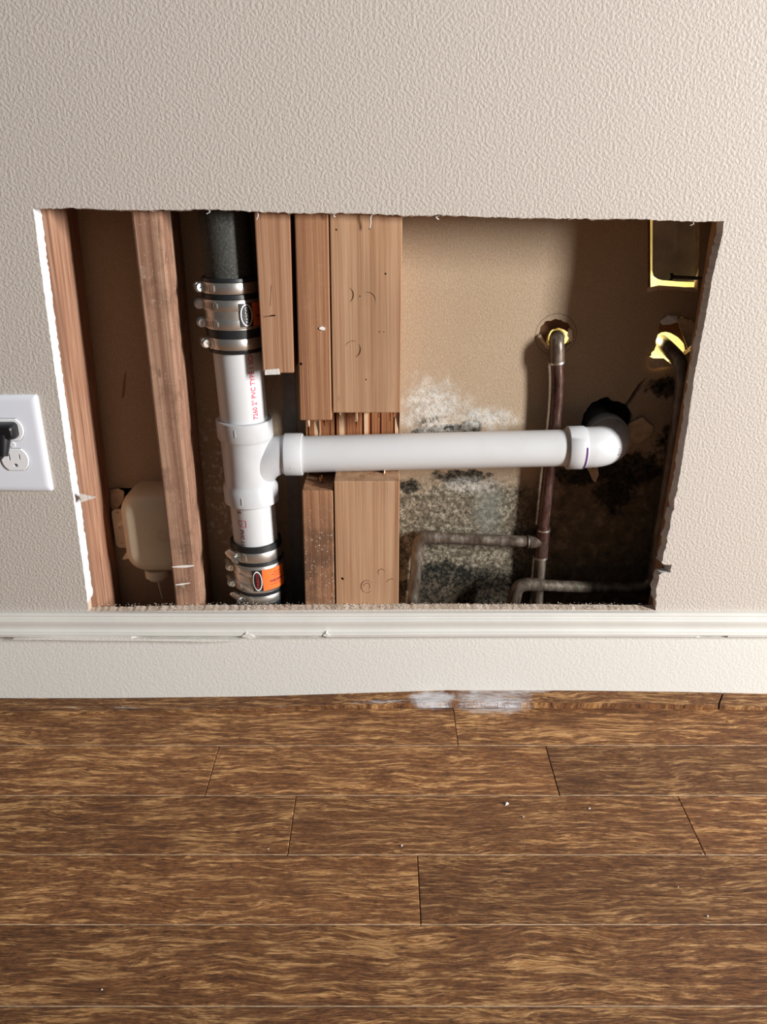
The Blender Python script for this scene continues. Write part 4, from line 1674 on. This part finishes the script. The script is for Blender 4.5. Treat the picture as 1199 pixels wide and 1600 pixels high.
def holed(outer_xz, holes_xz, y, depth, floor_too=True):
    """flat face with recesses: face, recess walls and recess floors"""
    loops = [outer_xz] + holes_xz
    flat = [(x, y, z) for l in loops for x, z in l]
    f_ = [tuple(t) for t in tessellate_polygon([[Vector((x, z, 0)) for x, z in l] for l in loops])]
    v_ = list(flat)
    st = len(outer_xz)
    for l in holes_xz:
        k_ = len(l)
        b_ = len(v_)
        v_ += [(x, y + depth, z) for x, z in l]
        f_ += [(st + a, st + (a + 1) % k_, b_ + (a + 1) % k_, b_ + a) for a in range(k_)]
        if floor_too:
            f_.append(tuple(b_ + a for a in range(k_)))
        st += k_
    return v_, f_


def face_loop(c, rad_, hh):
    a_lim = math.asin(hh / rad_)
    out = []
    for a_mid in (0.0, math.pi):
        for k in range(11):
            a = a_mid - a_lim + 2 * a_lim * k / 10
            out.append((c.x + rad_ * math.cos(a), c.z + rad_ * math.sin(a)))
    return out


cs = []
for (px, py) in ((17, 671.4), (21.5, 717.8)):
    c = P(px, py, YF)
    c.x = cx + .0005
    cs.append(c)
f.append(tuple(range(m)))
n0 = len(v)
hv, hf = holed([(q[0], q[2]) for q in v[5 * m:6 * m]], [face_loop(c, .0178, .0149) for c in cs], YF, .0046)
v += hv
f += [tuple(k + n0 for k in q) for q in hf]
mesh('cover_plate', v, f, 'outlet', ol, True, autosmooth=30)
for c in cs:
    l0, l1, l2 = face_loop(c, .0172, .0143), face_loop(c, .0172, .0143), face_loop(c, .0162, .0134)
    k = len(l1)
    slots = []
    for (dx, dz, w_, h_) in ((-.0063, .0035, .0011, .0042), (.0063, .0035, .0009, .0036)):
        slots.append([(c.x + dx + sx * w_, c.z + dz + sz * h_) for sx, sz in ((-1, -1), (1, -1), (1, 1), (-1, 1))])
    grd = []
    for i in range(16):
        a = 2 * math.pi * (i + .5) / 16
        grd.append((c.x + .0027 * math.cos(a), c.z - .0075 + max(-.0018, .0027 * math.sin(a))))
    vv = [(x, YF + .0044, z) for x, z in l0] + [(x, YF - .0012, z) for x, z in l1]
    ffc = [(j, (j + 1) % k, k + (j + 1) % k, k + j) for j in range(k)]
    b0 = len(vv)
    hv, hf = holed(l2, slots + [grd], YF - .0019, .0001, False)
    ffc += [(k + j, k + (j + 1) % k, b0 + (j + 1) % k, b0 + j) for j in range(k)]
    rc = mesh('receptacle', vv + hv, ffc + [tuple(q + b0 for q in t) for t in hf], 'outlet_face', ol)
    for nm, l in (('slot', slots[0]), ('slot', slots[1]), ('ground_hole', grd)):
        q = len(l)
        sv = [(x, YF - .0018, z) for x, z in l] + [(x, YF + .0048, z) for x, z in l]
        mesh(nm, sv, [(a, (a + 1) % q, q + (a + 1) % q, q + a) for a in range(q)] + [tuple(q + a for a in range(q))], 'outlet_face', rc)
c = P(18, 694.6, YF)
c.x = cx + .0005
mb = MB().add(*tube([c, c + Vector((0, -.0004, 0))], [.0034, .0034], 16))
for q in slotted_disc(c + Vector((0, -.0003, 0)), (0, -1, 0), (.9, 0, -.45), .0033, .0008, .0004):
    mb.add(*q)
mb.build('plate_screw', 'outlet_face', ol)

pg = empty('power_plug', Vector((cx, -.008, P(10, 700, -.01).z)))
tag(pg, 'black plug with its cord, pushed into the upper socket of the white outlet', 'plug')
zc_ = P(10, 673, -.012).z
v, f = [], []
for (y, ins) in ((YF - .0019, .0), (-.014, .0), (-.020, .0012), (-.0225, .0035)):
    for (x, z) in rrect(cx - .0165 + ins, cx + .0118 - ins, zc_ - .0105 + ins, zc_ + .0100 - ins, .0055 - ins * .5, 5):
        v.append((x, y, z))
m = len(v) // 4
for i in range(3):
    for k in range(m):
        k2 = (k + 1) % m
        f.append((i * m + k, i * m + k2, (i + 1) * m + k2, (i + 1) * m + k))
f += [tuple(range(m)), tuple(3 * m + k for k in range(m))]
mesh('plug_body', v, f, 'plug', pg, True)
s0 = Vector((cx - .004, -.015, zc_ - .004))
s1 = Vector((cx - .006, -.022, zc_ - .029))
v, f = tube([s0, s0 + (s1 - s0) * .4, s1], [.0088, .0080, .0058], 16)
mesh('strain_relief', v, f, 'plug', pg, True)
v, f = tube(smooth_path([s0 + (s1 - s0) * .9, s1 + Vector((-.006, -.004, -.004)), Vector((cx - .05, -.03, zc_ - .05)), Vector((cx - .12, -.02, .05)), Vector((cx - .22, -.05, .004))], 6, .03), .0033, 12)
mesh('cord', v, f, 'plug', pg, True)

# ================================================================== CRUMBS AND CHIPS
mb = MB()
r5 = random.Random(11)
xa, xbb = P(145, 952, 0).x, P(1018, 952, 0).x
zsill = P(600, 953.5, 0).z


def crumb(c, s):
    vv = []
    for (x, y, z) in ((1, 0, -.3), (-.5, .85, -.3), (-.5, -.85, -.3), (.1, .1, .9), (.3, -.5, .5)):
        vv.append(c + Vector((x * s * r5.uniform(.6, 1.3), y * s * r5.uniform(.6, 1.3), z * s * r5.uniform(.5, 1.2))))
    mb.add(vv, [(0, 1, 3), (1, 2, 3), (2, 4, 3), (4, 0, 3), (2, 0, 4), (0, 2, 1)], 0 if r5.random() < .85 else 1)


for i in range(950):
    t = r5.random()
    if r5.random() < .35:
        t = r5.choice([.30, .33, .45, .55, .62, .90]) + r5.gauss(0, .03)
    t = min(1, max(0, t))
    y = r5.uniform(0.0005, .0145)
    crumb(Vector((xa + (xbb - xa) * t, y, zsill + .0008 + .0016 * y / .0127 + r5.uniform(0, .0015))), r5.uniform(.0003, .0011))
cb = mb.build('plaster_dust', ['crumb', 'chip'], None)
tag(cb, 'tan plaster crumbs and dust along the bottom edge of the opening', 'dust', kind='stuff')

chips = [(792, 1255, .0030, 'largest white plaster chip on the floor planks'), (818, 1276, .0016, None), (921, 1263, .0016, None), (628, 1321, .0012, None),
         (1106, 1431, .0016, None), (1098, 1334, .0014, None), (1060, 1386, .0014, None), (159, 1546, .0013, None), (419, 1326, .0011, None)]
for (x, y, s, lb) in chips:
    mb = MB()
    r5 = random.Random(int(x))
    c = PZ(x, y, .0003 + s * .3)
    crumb(c, s)
    o = mb.build('plaster_chip', ['chip', 'chip'])
    tag(o, lb or 'tiny white plaster chip lying on the oak planks', 'chip', None if lb else 'tiny plaster chips on the floor')
